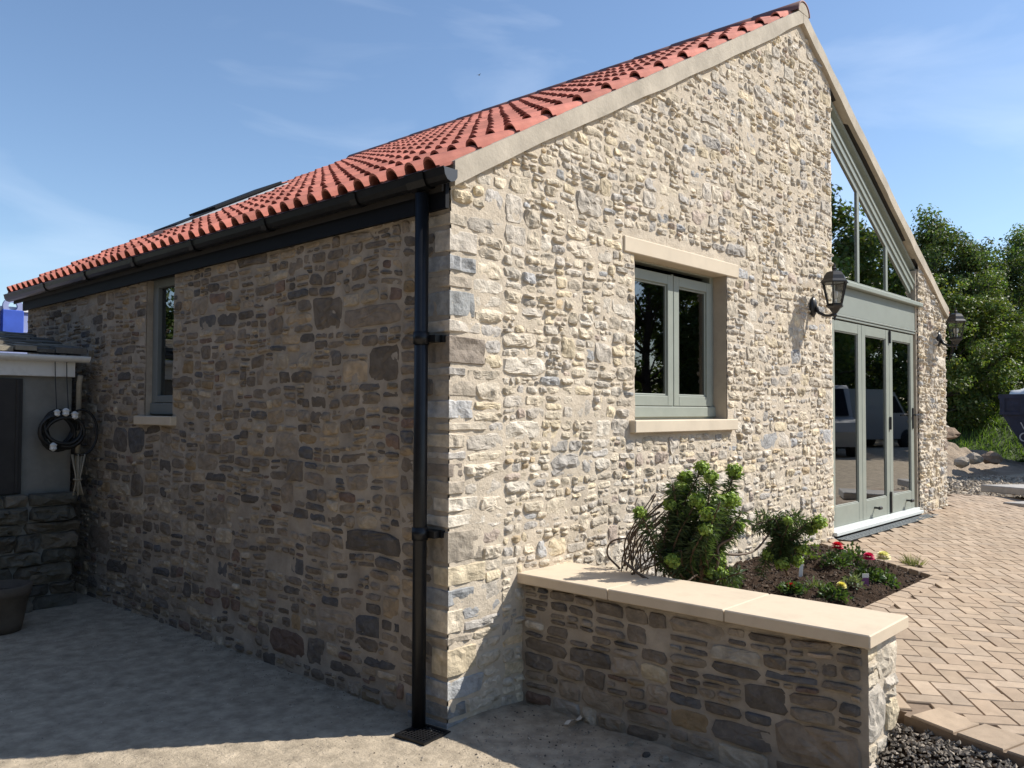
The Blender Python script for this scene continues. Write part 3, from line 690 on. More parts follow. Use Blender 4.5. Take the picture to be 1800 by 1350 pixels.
# folding doors
DX0, DX1, DZ0, DZ1 = 4.95, 7.42, .515, 2.500
door = win_frame(house, gb, DX0, 7.465, .50, 2.56, .045, .045, .16, M['green'], 'folding_door')
lw = (DX1-.03-4.985)/3
for i in range(3):
    a0 = 4.985+i*lw+.003; a1 = a0+lw-.006
    mb = MB(); st = .098
    mb.bbox(a0, a0+st, .030, .085, DZ0, DZ1, .003); mb.bbox(a1-st, a1, .030, .085, DZ0, DZ1, .003)
    mb.bbox(a0+st, a1-st, .031, .085, DZ0, DZ0+.19, .003); mb.bbox(a0+st, a1-st, .031, .085, DZ1-.10, DZ1, .003)
    leaf = mb.build('leaf', M['green'], door)
    win_frame(leaf, gb, a0+st, a1-st, DZ0+.19, DZ1-.10, .012, .038, .08, M['green'], 'glazing_bead')
    mb = MB(); mb.box(a0+st-.004, a1-st+.004, .046, .052, DZ0+.188, DZ1-.098); mb.build('pane', M['glass'], leaf)
    mb = MB(); mb.box(a1-st-.022, a1-st-.0125, .0525, .066, DZ0+.2, DZ1-.11); mb.box(a0+st+.0125, a0+st+.022, .0525, .066, DZ0+.2, DZ1-.11); mb.build('spacer_bar', M['black'], leaf)
    if i > 0:
        mb = MB(); kx = a0+.32 if i == 1 else a0+.52
        mb.tube([(kx, .031, DZ0+.10), (kx, -.02, DZ0+.10)], .011, 10); mb.bbox(kx-.045, kx+.03, -.045, -.02, DZ0+.085, DZ0+.118, .006); mb.build('knob', M['iron'], leaf)
    if i == 1:
        for z0, z1 in ((.52, .75), (1.42, 1.56), (2.36, 2.498)): mb = MB(); mb.bbox(a1-.012, a1+.018, .012, .031, z0, z1, .003); mb.build('hinge', M['iron'], leaf)
    if i == 2:
        mb = MB(); hx = a1-.045; mb.bbox(hx-.016, hx+.016, .018, .030, 1.42, 1.66, .004); mb.tube([(hx, .02, 1.58), (hx, -.03, 1.58)], .009, 8); mb.tube([(hx, -.03, 1.58), (hx+.02, -.034, 1.58), (hx-.11, -.034, 1.575)], .009, 8); mb.build('lever_handle', M['iron'], leaf)
mb = MB(); mb.bbox(4.93, 7.47, -.005, .12, .455, .512, .004); mb.bbox(4.93, 7.47, -.045, -.006, .447, .482, .004); mb.build('threshold', M['alu'], door)
mb = MB(); mb.bbox(4.95, 7.47, .020, .16, 2.512, 2.535, .003); mb.bbox(4.95, 7.47, .012, .16, 2.538, 2.556, .003); mb.build('head_moulding', M['greend'], door)
# beam, gable glazing
mb = MB(); mb.bbox(4.95, 7.43, .022, .16, 2.558, 2.835, .004); beam = mb.build('beam_panel', M['greend'], house)
mb = MB(); mb.bbox(4.95, 7.56, -.035, .16, 2.838, 2.885, .006); mb.build('projecting_sill', M['green'], beam)
mb = MB(); mb.bbox(7.432, 7.50, .012, .18, .455, 3.26, .004); mb.build('end_post', M['reveal'], beam)
Bz = lambda x: EAVE_T-.122+SL*(W_-x)
glz = None
def sloped(name, parent, o0, o1, y0, y1, mat, x0=4.93, x1=7.5, stop=None):
    mb = MB(); 
    mb.prism([(x0, Bz(x0)+o0), (x0, Bz(x0)+o1), (x1, Bz(x1)+o1), (x1, Bz(x1)+o0)], lambda p: (p[0], y0, p[1]), lambda p: (p[0], y1, p[1])); return mb.build(name, mat, parent)
glz = sloped('gable_glazing', house, -.345, -.235, .03, .16, M['green'], x1=7.44)
sloped('soffit_board', glz, -.232, .03, .075, .16, M['greend'], x1=7.6)
sloped('upper_strip', glz, -.075, -.03, .030, .074, M['green'], x1=7.62)
sloped('lower_strip', glz, -.27, -.238, .018, .029, M['green'], x1=7.46)
sloped('head_frame', glz, -.42, -.348, .045, .16, M['greend'], x1=7.36)
mb = MB(); mb.bbox(4.95, 7.43, .05, .16, 2.888, 2.93, .003); mb.build('bottom_frame', M['green'], glz)
for xm in (5.76, 6.585):
    mb = MB(); zt = Bz(xm)-.36; mb.bbox(xm-.030, xm+.030, .046, .15, 2.931, zt, .003); mb.build('mullion', M['green'], glz)
for x0, x1 in ((4.95, 5.730), (5.790, 6.555), (6.615, 7.40)):
    xe = min(x1, 7.36); mb = MB(); z0 = 2.932
    poly = [(x0, z0), (xe, z0), (xe, max(Bz(xe)-.425, z0+.004)), (x0, Bz(x0)-.425)]
    mb.prism(poly, lambda p: (p[0], .060, p[1]), lambda p: (p[0], .066, p[1])); mb.build('pane', M['glass'], glz)

# ------------------------------------------------------------------ low garden wall
gw = thing('garden_wall', 'low rubble stone garden wall with smooth pale coping beside the flower bed', 'wall', (.75, -.9, 0))
def rel(o, p=gw): o.location = -Vector(p.location); return o
GW0, GW1, GWY, CZ0, CZ1 = .565, .935, -1.885, .663, .719
us = np.arange(0, -GWY+.02, .025); zs = np.arange(-.15, CZ0+.01, .025)
U, Z = np.meshgrid(us, zs); p = np.c_[U.ravel(), Z.ravel(), 0*U.ravel()+9]; off = .005*fbm(p*9, 33)+.004*fbm(p*30, 37)
V = np.c_[GW0-off, -U.ravel(), Z.ravel()]; nx = len(us); i = np.arange((len(zs)-1)*(nx-1)); a = (i//(nx-1))*nx+i % (nx-1); F = np.c_[a, a+1, a+nx+1, a+nx]
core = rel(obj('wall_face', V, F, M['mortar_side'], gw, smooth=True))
mb = MB(); mb.box(GW0+.012, GW1, GWY, -.0, -.15, CZ0-.002); rel(mb.build('wall_core', M['mortar'], gw))
stones = []; wf = warp_fn(41, [0], [], .018)
lmap = lambda U, Vv, W: np.c_[GW0-W, -U, Vv]
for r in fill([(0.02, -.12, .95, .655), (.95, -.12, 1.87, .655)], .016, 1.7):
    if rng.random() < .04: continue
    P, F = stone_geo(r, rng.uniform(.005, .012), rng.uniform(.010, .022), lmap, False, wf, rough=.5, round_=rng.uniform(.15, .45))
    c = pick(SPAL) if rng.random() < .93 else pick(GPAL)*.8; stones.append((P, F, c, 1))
emap = lambda U, Vv, W: np.c_[U, GWY-W, Vv]
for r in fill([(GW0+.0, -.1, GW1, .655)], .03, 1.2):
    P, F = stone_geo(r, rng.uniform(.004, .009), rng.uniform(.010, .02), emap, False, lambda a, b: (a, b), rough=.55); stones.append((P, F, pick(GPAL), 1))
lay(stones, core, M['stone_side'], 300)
for o in core.children: pass
for y0, y1 in ((-.62, .0), (-1.27, -.624), (-1.925, -1.274)):
    mb = MB(); mb.bbox(.517, .987, y0, y1, CZ0, CZ1, .005); rel(mb.build('coping_slab', M['coping'], gw))

# ------------------------------------------------------------------ wall lanterns
def lantern(x, z, label, zoff=0):
    t = thing('wall_lantern', label, 'lantern', (x, -.02, z), 'black lanterns on the gable wall')
    mb = MB(); mb.lathe([(.002, -.035), (.05, -.034), (.056, -.02), (.04, -.004), (.02, .006), (.002, .008)], 14)
    V = [(vx, -vz-.028, vy*1.75) for vx, vy, vz in mb.V]; obj('back_plate', V, mb.F, M['iron'], t, True)
    cx, cyy = 0, -.20
    pts = [(0, -.02, .0), (0, -.06, -.055), (0, -.11, -.085), (0, -.16, -.09), (0, -.20, -.075)]
    mb = MB(); mb.tube(pts, [.022, .017, .013, .013, .016], 10); mb.build('arm', M['iron'], t, True)
    c = (cx, cyy, 0)
    mb = MB(); mb.lathe([(.004, -.135), (.012, -.125), (.010, -.11), (.022, -.09), (.018, -.075), (.035, -.055), (.052, -.03), (.078, -.012), (.080, .0), (.06, .004)], 6, c, .26); base = mb.build('base_cup', M['iron'], t)
    r0, r1, z0, z1 = .064, .108, .004, .20
    cage = MB(); gl = MB()
    P = lambda r, k, z: Vector((cx+r*math.cos(k*math.tau/6+.26), cyy+r*math.sin(k*math.tau/6+.26), z))
    for k in range(6):
        cage.tube([P(r0, k, z0), P(r1, k, z1)], .0065, 6); cage.tube([P(r0, k, z0+.004), P(r0, k+1, z0+.004)], .006, 6); cage.tube([P(r1, k, z1), P(r1, k+1, z1)], .007, 6)
    cg = cage.build('cage', M['iron'], t)
    for k in range(6):
        gl = MB(); gl.add([P(r0-.003, k, z0), P(r0-.003, k+1, z0), P(r1-.003, k+1, z1), P(r1-.003, k, z1)], [(0, 1, 2, 3)]); gl.build('pane', M['lampglass'], cg)
    mb = MB(); mb.lathe([(.10, .20), (.128, .198), (.128, .206), (.105, .228), (.092, .262), (.070, .292), (.040, .303), (.022, .306), (.016, .32), (.022, .328), (.010, .345), (.013, .352), (.004, .375)], 6, c, .26); mb.build('roof', M['iron'], t)
    mb = MB(); mb.lathe([(.012, .004), (.02, .01), (.02, .05), (.013, .052)], 10, c); mb.build('bulb_holder', M['white'], t, True)
    mb = MB(); mb.lathe([(.013, .052), (.024, .07), (.031, .095), (.026, .12), (.006, .132)], 12, c); mb.build('bulb', M['bulb'], t, True)
    return t
lantern(4.47, 2.56, 'black hexagonal wall lantern between the small window and the glazed gable doors')
lantern(8.17, 2.50, 'black hexagonal wall lantern on the narrow stone pier beyond the doors')

# ------------------------------------------------------------------ drains
t = thing('gully_grate', 'square black gully grate under the downpipe', 'drain', (-.135, .035, -.02))
mb = MB()
for k in range(9): q = -.13+.26*k/8; mb.box(q-.004, q+.004, -.13, .13, .012, .03)
mb.build('cross_bar', M['iron'], t)
mb = MB()
for k in range(9): q = -.13+.26*k/8; mb.box(-.13, .13, q-.004, q+.004, .0125, .0305)
mb.build('long_bar', M['iron'], t)
mb = MB(); mb.box(-.16, .16, -.16, -.131, -.01, .032); mb.box(-.16, .16, .131, .16, -.01, .032); mb.box(-.16, -.131, -.131, .131, -.01, .032); mb.box(.131, .16, -.131, .131, -.01, .032); mb.box(-.131, .131, -.131, .131, -.01, .004); mb.build('frame', M['black'], t)
t.rotation_euler = (0, 0, .1); t.scale = (.62, .62, 1)
t = thing('channel_drain', 'long grey slotted channel drain in the paving before the doors', 'drain', (6.25, -.11, float(patio_z(6.25, -.11))))
mb = MB(); mb.box(-1.35, 1.33, -.062, .062, -.06, -.004); mb.build('channel', M['black'], t)
for yy in (-.052, -.018, .018, .052): mb = MB(); mb.box(-1.35, 1.33, yy-.009, yy+.009, -.003, .004); mb.build('grate_bar', M['channel'], t)
mb = MB()
for k in range(28): x = -1.34+k*.098; mb.box(x-.006, x+.006, -.061, .061, -.0035, .0025)
mb.build('grate_ribs', M['channel'], t)

# ------------------------------------------------------------------ old shed, left
SY = 4.42; SX = -.20
shed = thing('old_shed', 'old rendered lean-to shed with stone slate roof and white gutter', 'shed', (-1.5, SY+.6, 0))
def rels(o): o.location = -Vector(shed.location); return o
mb = MB(); mb.box(-3.2, SX-.012, SY+.01, SY+1.45, .0, 1.98); rels(mb.build('wall', M['render'], shed))
mb = MB(); mb.bbox(-3.3, SX+.0, SY-.03, SY+.005, 1.885, 2.02, .004); rels(mb.build('fascia_board', M['white'], shed))
V, F = [], []; n = 7
for x in (-3.4, -.115):
    for rr in (.052, .047):
        for q in range(n): an = math.pi+math.pi*q/(n-1); V.append((x, SY-.085+rr*math.cos(an), 2.058+rr*math.sin(an)))
for q in range(n-1): F += [(q, q+1, 2*n+q+1, 2*n+q), (n+q, 3*n+q, 3*n+q+1, n+q+1)]
F += [(0, 2*n, 3*n, n), (n-1, 2*n-1, 3*n+n-1, n+n-1)]
sg = rels(obj('gutter', V, F, M['white'], shed, True))
mb = MB(); mb.tube([(-.165, SY-.05, 1.9), (-.165, SY-.02, 1.82), (-.165, SY-.02, .9)], .022, 10); rels(mb.build('waste_pipe', M['rope'], shed, True))
mb = MB(); mb.bbox(-1.6, -.60, SY-.03, SY+.02, .93, 1.86, .004); dr = rels(mb.build('door', M['darkwood'], shed))
for x in (-1.4, -1.2, -1.0, -.8, -.64): mb = MB(); mb.bbox(x-.012, x+.012, SY-.045, SY-.031, .94, 1.85, .003); mb.build('batten', M['darkwood'], dr)
# slates
srf = MB(); srf.add([(-3.4, SY-.1, 2.07), (-.17, SY-.1, 2.07), (-.17, SY+1.5, 2.27), (-3.4, SY+1.5, 2.27)], [(0, 1, 2, 3)]); sroof = rels(srf.build('roof', M['darkwood'], shed))
sl_a = math.atan2(.20, 1.6)
for r in range(9):
    x = -2.3+rng.uniform(0, .2); yy = SY-.13+.15*r; 
    while x < -.2-.02*r:
        wd = rng.uniform(.14, .3); x1 = min(x+wd, -.14)
        th = rng.uniform(.03, .055); up = .30
        z0 = 2.085+(yy-SY+.1)*.17+.04+rng.normal(0, .009)
        mbq = MB(); V = []
        dy = rng.normal(0, .012)
        for (aa, zz) in ((0, 0), (up, -.004)):
            for X in (x+.006, x1-.004):
                V += [(X, yy+dy+aa*math.cos(sl_a), z0+zz+aa*math.sin(sl_a)), (X, yy+dy+aa*math.cos(sl_a), z0+zz+aa*math.sin(sl_a)-th)]
        F = [(0, 2, 6, 4), (1, 5, 7, 3), (0, 1, 3, 2), (4, 6, 7, 5), (0, 4, 5, 1), (2, 3, 7, 6)]
        cc = np.array([(.14, .125, .10), (.10, .095, .085), (.20, .18, .14)][rng.integers(3)])*rng.uniform(.8, 1.2)
        obj('slate', V, F, M['slate'], sroof, tint=cc); x = x1
# plinth of mossy blocks
mb = MB(); mb.box(-3.2, SX-.05, SY-.10, SY+.4, -.1, .88); pl = rels(mb.build('plinth', M['render'], shed))
pmap = lambda U, Vv, W: np.c_[U, SY-.11-W, Vv]
st = []
z = -.05
for h in (.15, .10, .16, .11, .14, .09, .13, .10):
    x = -2.2
    while x < SX-.06:
        wd = rng.uniform(.12, .38); x1 = x+wd
        if x1 > SX-.2: x1 = SX+rng.uniform(-.05, .045)
        P, F = stone_geo((x, z, x1, z+h), .003, rng.uniform(.03, .08), pmap, False, lambda a, b: (a, b), rough=.45, round_=.22)
        st.append((P, F, np.array([(.10, .092, .072), (.13, .112, .085), (.075, .07, .058)][rng.integers(3)])*rng.uniform(.8, 1.3), 1)); x = x1
    z += h
lay(st, pl, M['mossy'], 300, 'block')
# hose / cable coil
t = thing('cable_coil', 'coil of thick black cable hung on the shed wall by two cords', 'cable', (-.36, SY-.13, 1.44))
mb = MB(); pts = []
for k in range(260):
    a = k/260*math.tau*11; rr = .135+.03*math.sin(k*.37); pts.append((rr*math.cos(a)*.95+.02*math.sin(k*.05), -.05+.05*math.sin(a*.5+k*.03), rr*math.sin(a)))
mb.tube(pts, .014, 6); mb.build('coil', M['cable'], t, True)
pts = [(.13*math.cos(a)+.17, -.02, .19*math.sin(a)-.02) for a in np.linspace(-1.9, 1.9, 16)]
mb = MB(); mb.tube(pts, .011, 6); mb.build('loose_loop', M['cable'], t, True)
for a, s_ in ((1.9, .03), (1.45, .035), (.95, .035), (4.2, .035)):
    mb = MB(); mb.lathe([(.006, -s_), (s_*.8, -s_*.5), (s_*.7, .0), (s_*.9, s_*.5), (.008, s_)], 7, (.15*math.cos(a), -.10, .15*math.sin(a))); mb.build('tape', M['white'], t)
for x in (-.03, .06): mb = MB(); mb.tube([(x, -.04, .15), (x+.01, .035, .42), (x+.012, .055, .60), (x+.012, .02, .64)], .004, 5); mb.build('cord', M['cable'], t)
t = thing('rope_bundle', 'bundle of pale rope hanging at the shed corner', 'rope', (-.21, SY-.15, 1.0))
mb = MB()
for k in range(14):
    a = rng.uniform(-.06, .06); b = rng.uniform(-.05, .05)
    mb.tube([(a*1.2, b, .24), (a*.5, b*.5, .08), (a*.3, b*.4, .02), (a*.9, b, -.10)], .006, 5)
mb.build('strands', M['rope'], t, True); mb = MB(); mb.tube([(.03*math.cos(q), .025*math.sin(q), .03) for q in np.linspace(0, 6.28, 12)], .008, 5); mb.build('binding', M['rope'], t, True)
t = thing('plant_pot', 'large brown clay pot standing before the shed plinth', 'pot', (-.93, 3.78, 0))
mb = MB(); mb.lathe([(.15, 0), (.165, .06), (.20, .26), (.205, .262), (.215, .27), (.22, .33), (.195, .335), (.19, .28)], 24); mb.build('pot_body', M['pot'], t, True)
mb = MB(); mb.lathe([(.001, .285), (.12, .283), (.191, .275)], 20); mb.build('pot_soil', M['soil'], t, True)
# blue steel container with a lifting lug behind the house
t = thing('steel_container', 'pale blue steel container with bright blue lifting lug beyond the house', 'container', (1.3, 12.5, 0))
mb = MB(); mb.bbox(-3.2, 1.5, 0, 2.2, 0, 3.27, .02); mb.build('body', M['paleblue'], t)
mb = MB(); mb.bbox(-3.25, 1.55, -.04, -.002, 3.22, 3.30, .01); mb.build('top_rail', M['white'], t)
mb = MB(); mb.bbox(-3.2, 1.5, -.03, -.002, 2.88, 2.91, .005); mb.build('seam', M['paleblue'], t)
lug = at(1, 12.4, 22, 560); lx = lug[0]-1.3
mb = MB(); mb.bbox(lx-.16, lx+.16, -.14, -.045, lug[2]-.28, lug[2]+.14, .01); lg = mb.build('lug', M['blue'], t)
V = []; F = []; n = 20
for yy in (-.12, -.06):
    for rr in (.15, .07):
        for q in range(n): a = q*math.tau/n; V.append((lx+rr*math.cos(a), yy, lug[2]+.2+rr*math.sin(a)))
for q in range(n):
    k = (q+1) % n; F += [(q, k, n+k, n+q), (2*n+q, 3*n+q, 3*n+k, 2*n+k), (q, 2*n+q, 2*n+k, k), (n+q, n+k, 3*n+k, 3*n+q)]
obj('eye', V, F, M['paleblue'], lg)
mb = MB(); mb.bbox(lx-.4, lx-.25, -.1, -.045, lug[2]-.7, lug[2]+.1, .02); mb.build('bracket', M['blue'], t)

# ------------------------------------------------------------------ far right: spoil, grass bank, skip, slabs, pipe
def far_ground(x, y): return .36+0*x
def mound(x, y):
    return .78*np.exp(-((x-17.2)/1.7)**2-((y-3.4)/1.35)**2)+.30*np.exp(-((x-15.6)/1.0)**2-((y-2.3)/.7)**2)+.22*np.exp(-((x-19.5)/1.2)**2-((y-2.2)/.5)**2)+.5*np.exp(-((x-19.5)/2.2)**2-((y-6)/2)**2)
xs2 = np.arange(13.0, 23, .07); ys2 = np.arange(.6, 9, .07)
def mz(x, y):
    p = np.c_[x, y, 0*x]; m = mound(x, y); return .335+m*(1+.3*fbm(p*1.4, 2))+.16*np.clip(m*2, 0, 1)*fbm(p*3.0, 6)+.07*np.clip(m*4+.15, 0, 1)*fbm(p*8, 8)
V, F = grid_mesh(xs2, ys2, mz); o = obj('spoil_heap', V, F, M['spoil'], smooth=True); tag(o, 'rough heap of excavated earth beyond the terrace', 'spoil heap')
def bank_z(x, y): p = np.c_[x, y, 0*x]; return .3+1.5*sstep(20.5, 25.0, x+.15*y)+.12*fbm(p*.8, 3)
xs2 = np.arange(21, 60, .5); ys2 = np.arange(-4, 45, .5)
V, F = grid_mesh(xs2, ys2, bank_z); bank = obj('grass_bank', V, F, material('bank_turf', (.06, .085, .025), .95, var=.35, scale=3, bump=.6, bscale=12, bdist=.05), smooth=True); tag(bank, kind='structure', label='grassy bank rising to the trees')
n = 16000; gx = rng.uniform(21, 28, n); gy = rng.uniform(1.5, 9, n); zz = bank_z(gx, gy)
h = rng.uniform(.07, .22, n); a = rng.uniform(0, math.tau, n); wv = rng.uniform(.012, .025, n); lean = rng.normal(0, .1, (n, 2))
V = np.empty((n, 3, 3)); V[:, 0] = np.c_[gx-wv*np.cos(a), gy-wv*np.sin(a), zz-.02]; V[:, 1] = np.c_[gx+wv*np.cos(a), gy+wv*np.sin(a), zz-.02]; V[:, 2] = np.c_[gx+lean[:, 0], gy+lean[:, 1], zz+h]
T = np.repeat(np.array([.12, .19, .045])*rng.uniform(.6, 1.5, (n, 1)), 3, 0)
o = obj('grass', V.reshape(-1, 3), np.arange(3*n).reshape(-1, 3), M['grass'], tint=T); tag(o, 'long green grass growing on the bank below the trees', 'grass', kind='stuff')
# gravel before the spoil
def pebbles(name, n, pos, size, cols, parent=None, label=None):
    V = np.empty((n, 6, 3)); s = rng.uniform(*size, (n, 1))
    dirs = np.array([(1, 0, 0), (0, 1, 0), (-1, 0, 0), (0, -1, 0), (0, 0, 1), (0, 0, -1)], float)
    rot = rng.uniform(0, math.tau, n)
    for k in range(6):
        d = dirs[k]*rng.uniform(.6, 1.25, (n, 3))+rng.normal(0, .22, (n, 3)); d[:, 2] *= .7
        x = d[:, 0]*np.cos(rot)-d[:, 1]*np.sin(rot); y = d[:, 0]*np.sin(rot)+d[:, 1]*np.cos(rot)
        V[:, k] = pos+np.c_[x, y, d[:, 2]]*s
    f = np.array([(0, 1, 4), (1, 2, 4), (2, 3, 4), (3, 0, 4), (1, 0, 5), (2, 1, 5), (3, 2, 5), (0, 3, 5)])
    F = (np.arange(n)[:, None, None]*6+f[None]).reshape(-1, 3)
    T = np.repeat(np.array(cols)[rng.integers(len(cols), size=n)]*rng.uniform(.6, 1.4, (n, 1)), 6, 0)
    o = obj(name, V.reshape(-1, 3), F, M['gravel'], parent, tint=T)
    if label: tag(o, label, kind='stuff')
    return o
n = 5000; gx = rng.uniform(9.6, 15.5, n); gy = rng.uniform(-1.4, 3.5, n); k = gx > edge_far(gy)+.02
gx, gy = gx[k], gy[k]; pebbles('gravel', len(gx), np.c_[gx, gy, ground_z(gx, gy)+.01], (.015, .05), [(.34, .28, .21), (.26, .22, .17), (.42, .36, .28)], label='loose stony gravel beyond the far edge of the terrace')
n = 9000; gx = rng.uniform(-.4, .95, n); gy = rng.uniform(-3.2, -1.9, n); edge = np.array([kerb_x(v) for v in gy]); k = (gx < edge-.005) & (gx > edge-1.1); gx, gy, edge = gx[k], gy[k], edge[k]
hz = .255*np.exp(-((edge-gx)/.42)**2); pebbles('kerb_gravel', len(gx), np.c_[gx, gy, hz+.004*rng.normal(size=len(gx))], (.006, .017), [(.19, .165, .135), (.24, .205, .165), (.13, .115, .098), (.29, .25, .20)], label='dark stone chippings heaped along the terrace kerb')
xs2 = np.arange(-.6, 1.0, .04); ys2 = np.arange(-3.3, -1.86, .04)
V, F = grid_mesh(xs2, ys2, lambda x, y: .255*np.exp(-((np.maximum(.93+.281*(y+1.92)-x, 0))/.42)**2)-.012)
o = obj('chippings_base', V, F, M['soil'], smooth=True); tag(o, 'dark packed base of the chippings beside the kerb', kind='stuff')
# loose crumbs along the foot of the walls
n = 900; gx = rng.normal(.35, .4, n); gy = rng.normal(-.55, .45, n); k = (gx < .53) & (gx > -1.2) & (gy < -.04) & (gy > -1.9); gx, gy = gx[k], gy[k]
pebbles('debris', len(gx), np.c_[gx, gy, gz(gx, gy)+.002], (.0015, .007), [(.40, .35, .28), (.34, .29, .23), (.26, .22, .18), (.12, .10, .085)], label='crumbs of mortar and stone chips on the dusty ground')
n = 700; gx = -rng.exponential(.12, n)-.02; gy = rng.uniform(.0, 4, n); pebbles('wall_foot_debris', n, np.c_[gx, gy, gz(gx, gy)+.002], (.0015, .007), [(.36, .31, .25), (.28, .24, .19)], label='mortar crumbs along the foot of the long side wall')
n = 5200; gx = rng.uniform(-2.6, .5, n); gy = rng.uniform(-2.2, 3.8, n); k = ~((gx > -.02) & (gy > -.02)) & (gx+.35*gy > -3.0); gx, gy = gx[k], gy[k]
pebbles('grit', len(gx), np.c_[gx, gy, gz(gx, gy)+.001], (.001, .0045), [(.48, .42, .34), (.36, .31, .25), (.22, .19, .155)], label='fine pale grit strewn over the dusty yard')
n = 5000; gx = rng.uniform(1.0, 4.5, n); gy = rng.uniform(-1.1, -.02, n); k = gx < 4.0+(gy+1.13)*.504; gx, gy = gx[k], gy[k]
pebbles('soil_clods', len(gx), np.c_[gx, gy, soil_z(gx, gy)+.002], (.004, .016), [(.055, .037, .026), (.075, .052, .037), (.04, .028, .02), (.10, .075, .055)], label='crumbly dark clods of soil in the flower bed')
def rock(name, loc, size, label, cat, mat, seed, tintc=None, group=None):
    import itertools
    V = []; F = []; n1, n2 = 9, 6
    for i in range(n2+1):
        th = math.pi*i/n2
        for k in range(n1):
            ph = math.tau*k/n1; d = np.array([math.sin(th)*math.cos(ph), math.sin(th)*math.sin(ph), math.cos(th)])
            V.append(d*(1+.32*float(vnoise(d[None]*1.7+seed, seed)[0]))*np.array(size))
    for i in range(n2):
        for k in range(n1): F.append((i*n1+k, (i+1)*n1+k, (i+1)*n1+(k+1) % n1, i*n1+(k+1) % n1))
    o = obj(name, V, F, mat, None, tint=tintc); o.location = loc; return tag(o, label, cat, group)
for k, (x, y, s) in enumerate([(.42, -1.02, .028), (.40, -.93, .022), (.33, -1.05, .02), (.24, -.97, .018), (.46, -.80, .02)]):
    rock('rubble_stone', (x, y, float(gz(np.array([x]), np.array([y]))[0])+s*.3), (s, s*.8, s*.6), ['pale stone fragment, largest of the few lying by the low wall', 'small blackish stone lying by the low wall'][k % 2] if k < 2 else 'small stone chip lying in the dust by the low wall', 'stone', M['stone'], 5+k, np.array((.10, .09, .08)) if k == 1 else np.array((.33, .29, .23)), 'small stones by the low wall')
p0 = at(2, .02, 995, 1275); p1 = at(2, .02, 1022, 1260); dv = Vector(p1-p0); sd_ = Vector((-dv.y, dv.x, 0)).normalized()*.014
mb = MB(); V = []
for k in range(6):
    c = Vector(p0)+dv*k/5; zz = .010+.012*math.sin(k*1.3)+.012; V += [Vector((c.x, c.y, zz))+sd_*(1-.3*(k == 5)), Vector((c.x, c.y, zz+.006))-sd_]
mb.add(V, [(2*k, 2*k+1, 2*k+3, 2*k+2) for k in range(5)]); o = mb.build('paper_scrap', M['paper']); tag(o, 'torn pale strip of paper lying in the dust by the low wall', 'paper')
# skip
sk = thing('skip', 'dark blue steel skip with white lettering standing on the yard before the trees', 'skip', (22.3, 3.2, .36))
def frus(mb, a, b, z0, z1):   # a, b: (x0,x1,y0,y1) at the bottom / top
    V = [(x, y, z0) for y in a[2:] for x in a[:2]]+[(x, y, z1) for y in b[2:] for x in b[:2]]
    return mb.add(V, [(0, 2, 3, 1), (0, 1, 5, 4), (2, 6, 7, 3), (0, 4, 6, 2), (1, 3, 7, 5)])
# long axis runs across the view so its sloping end shows
V = []
prof_s = [(-1.05, 0), (1.05, 0), (1.75, 1.22), (1.75, 1.62), (-1.75, 1.62), (-1.75, 1.22)]
_v = pix_ray(1757, 760); bx = Vector((_v[0], _v[1], 0)).normalized(); ax = Vector((bx.y, -bx.x, 0))
def sp(a, b, z): return ax*a+bx*b+Vector((0, 0, z))
n = len(prof_s); V = [sp(a, 0, z) for a, z in prof_s]+[sp(a, 1.7, z) for a, z in prof_s]
F = [tuple(range(n)), tuple(range(n, 2*n))[::-1]]+[(i, n+i, n+(i+1) % n, (i+1) % n) for i in range(n) if i != 3]
obj('body', V, F, M['skip'], sk)
mb = MB(); V = [sp(a, b, z) for z in (1.56, 1.66) for b in (-.05, 1.75) for a in (-1.80, 1.80)]; mb.add(V, [(0, 1, 5, 4), (0, 4, 6, 2), (1, 3, 7, 5), (2, 6, 7, 3)]); mb.build('rim', M['skip'], sk)
for a in (-1.72, -1.3, -.4, .5, 1.3, 1.72):
    mb = MB(); V = [sp(a+da, -.05+db, z) for z in (1.24, 1.56) for db in (0, .06) for da in (-.05, .05)]; mb.add(V, [(0, 1, 3, 2), (4, 6, 7, 5), (0, 4, 5, 1), (2, 3, 7, 6), (0, 2, 6, 4), (1, 5, 7, 3)]); mb.build('rib', M['skip'], sk)
mb = MB(); V = [sp(a, b, z) for z in (1.18, 1.24) for b in (-.05, .02) for a in (-1.78, 1.78)]; mb.add(V, [(0, 1, 3, 2), (4, 6, 7, 5), (0, 4, 5, 1), (2, 3, 7, 6), (0, 2, 6, 4), (1, 5, 7, 3)]); mb.build('waist_rail', M['skip'], sk)
for ch, da, z, s in (('W', -1.36, .84, .24), ('G', -1.40, .56, .30)):
    fc = bpy.data.curves.new('lettering', 'FONT'); fc.body = ch; fc.size = s; fc.extrude = .002; fc.materials.append(M['letter'])
    tmp = bpy.data.objects.new('tmp', fc); COL.objects.link(tmp); dg = bpy.context.evaluated_depsgraph_get(); me = bpy.data.meshes.new_from_object(tmp.evaluated_get(dg)); bpy.data.objects.remove(tmp); fo = bpy.data.objects.new('lettering', me); link(fo, sk); fo.location = sp(da, -.012, z); fo.rotation_euler = (math.pi/2, 0, math.atan2(ax.y, ax.x))
dist = 20.0; cpos = CAM+pix_ray(1757, 760)*dist
sk.location = Vector((cpos[0], cpos[1], .36))+ax*1.78
t = thing('plastic_sack', 'white and blue plastic sack heaped in the skip', 'sack', tuple(sk.location+sp(-1.2, .5, 1.55)))
V = []; F = []; n1, n2 = 14, 7
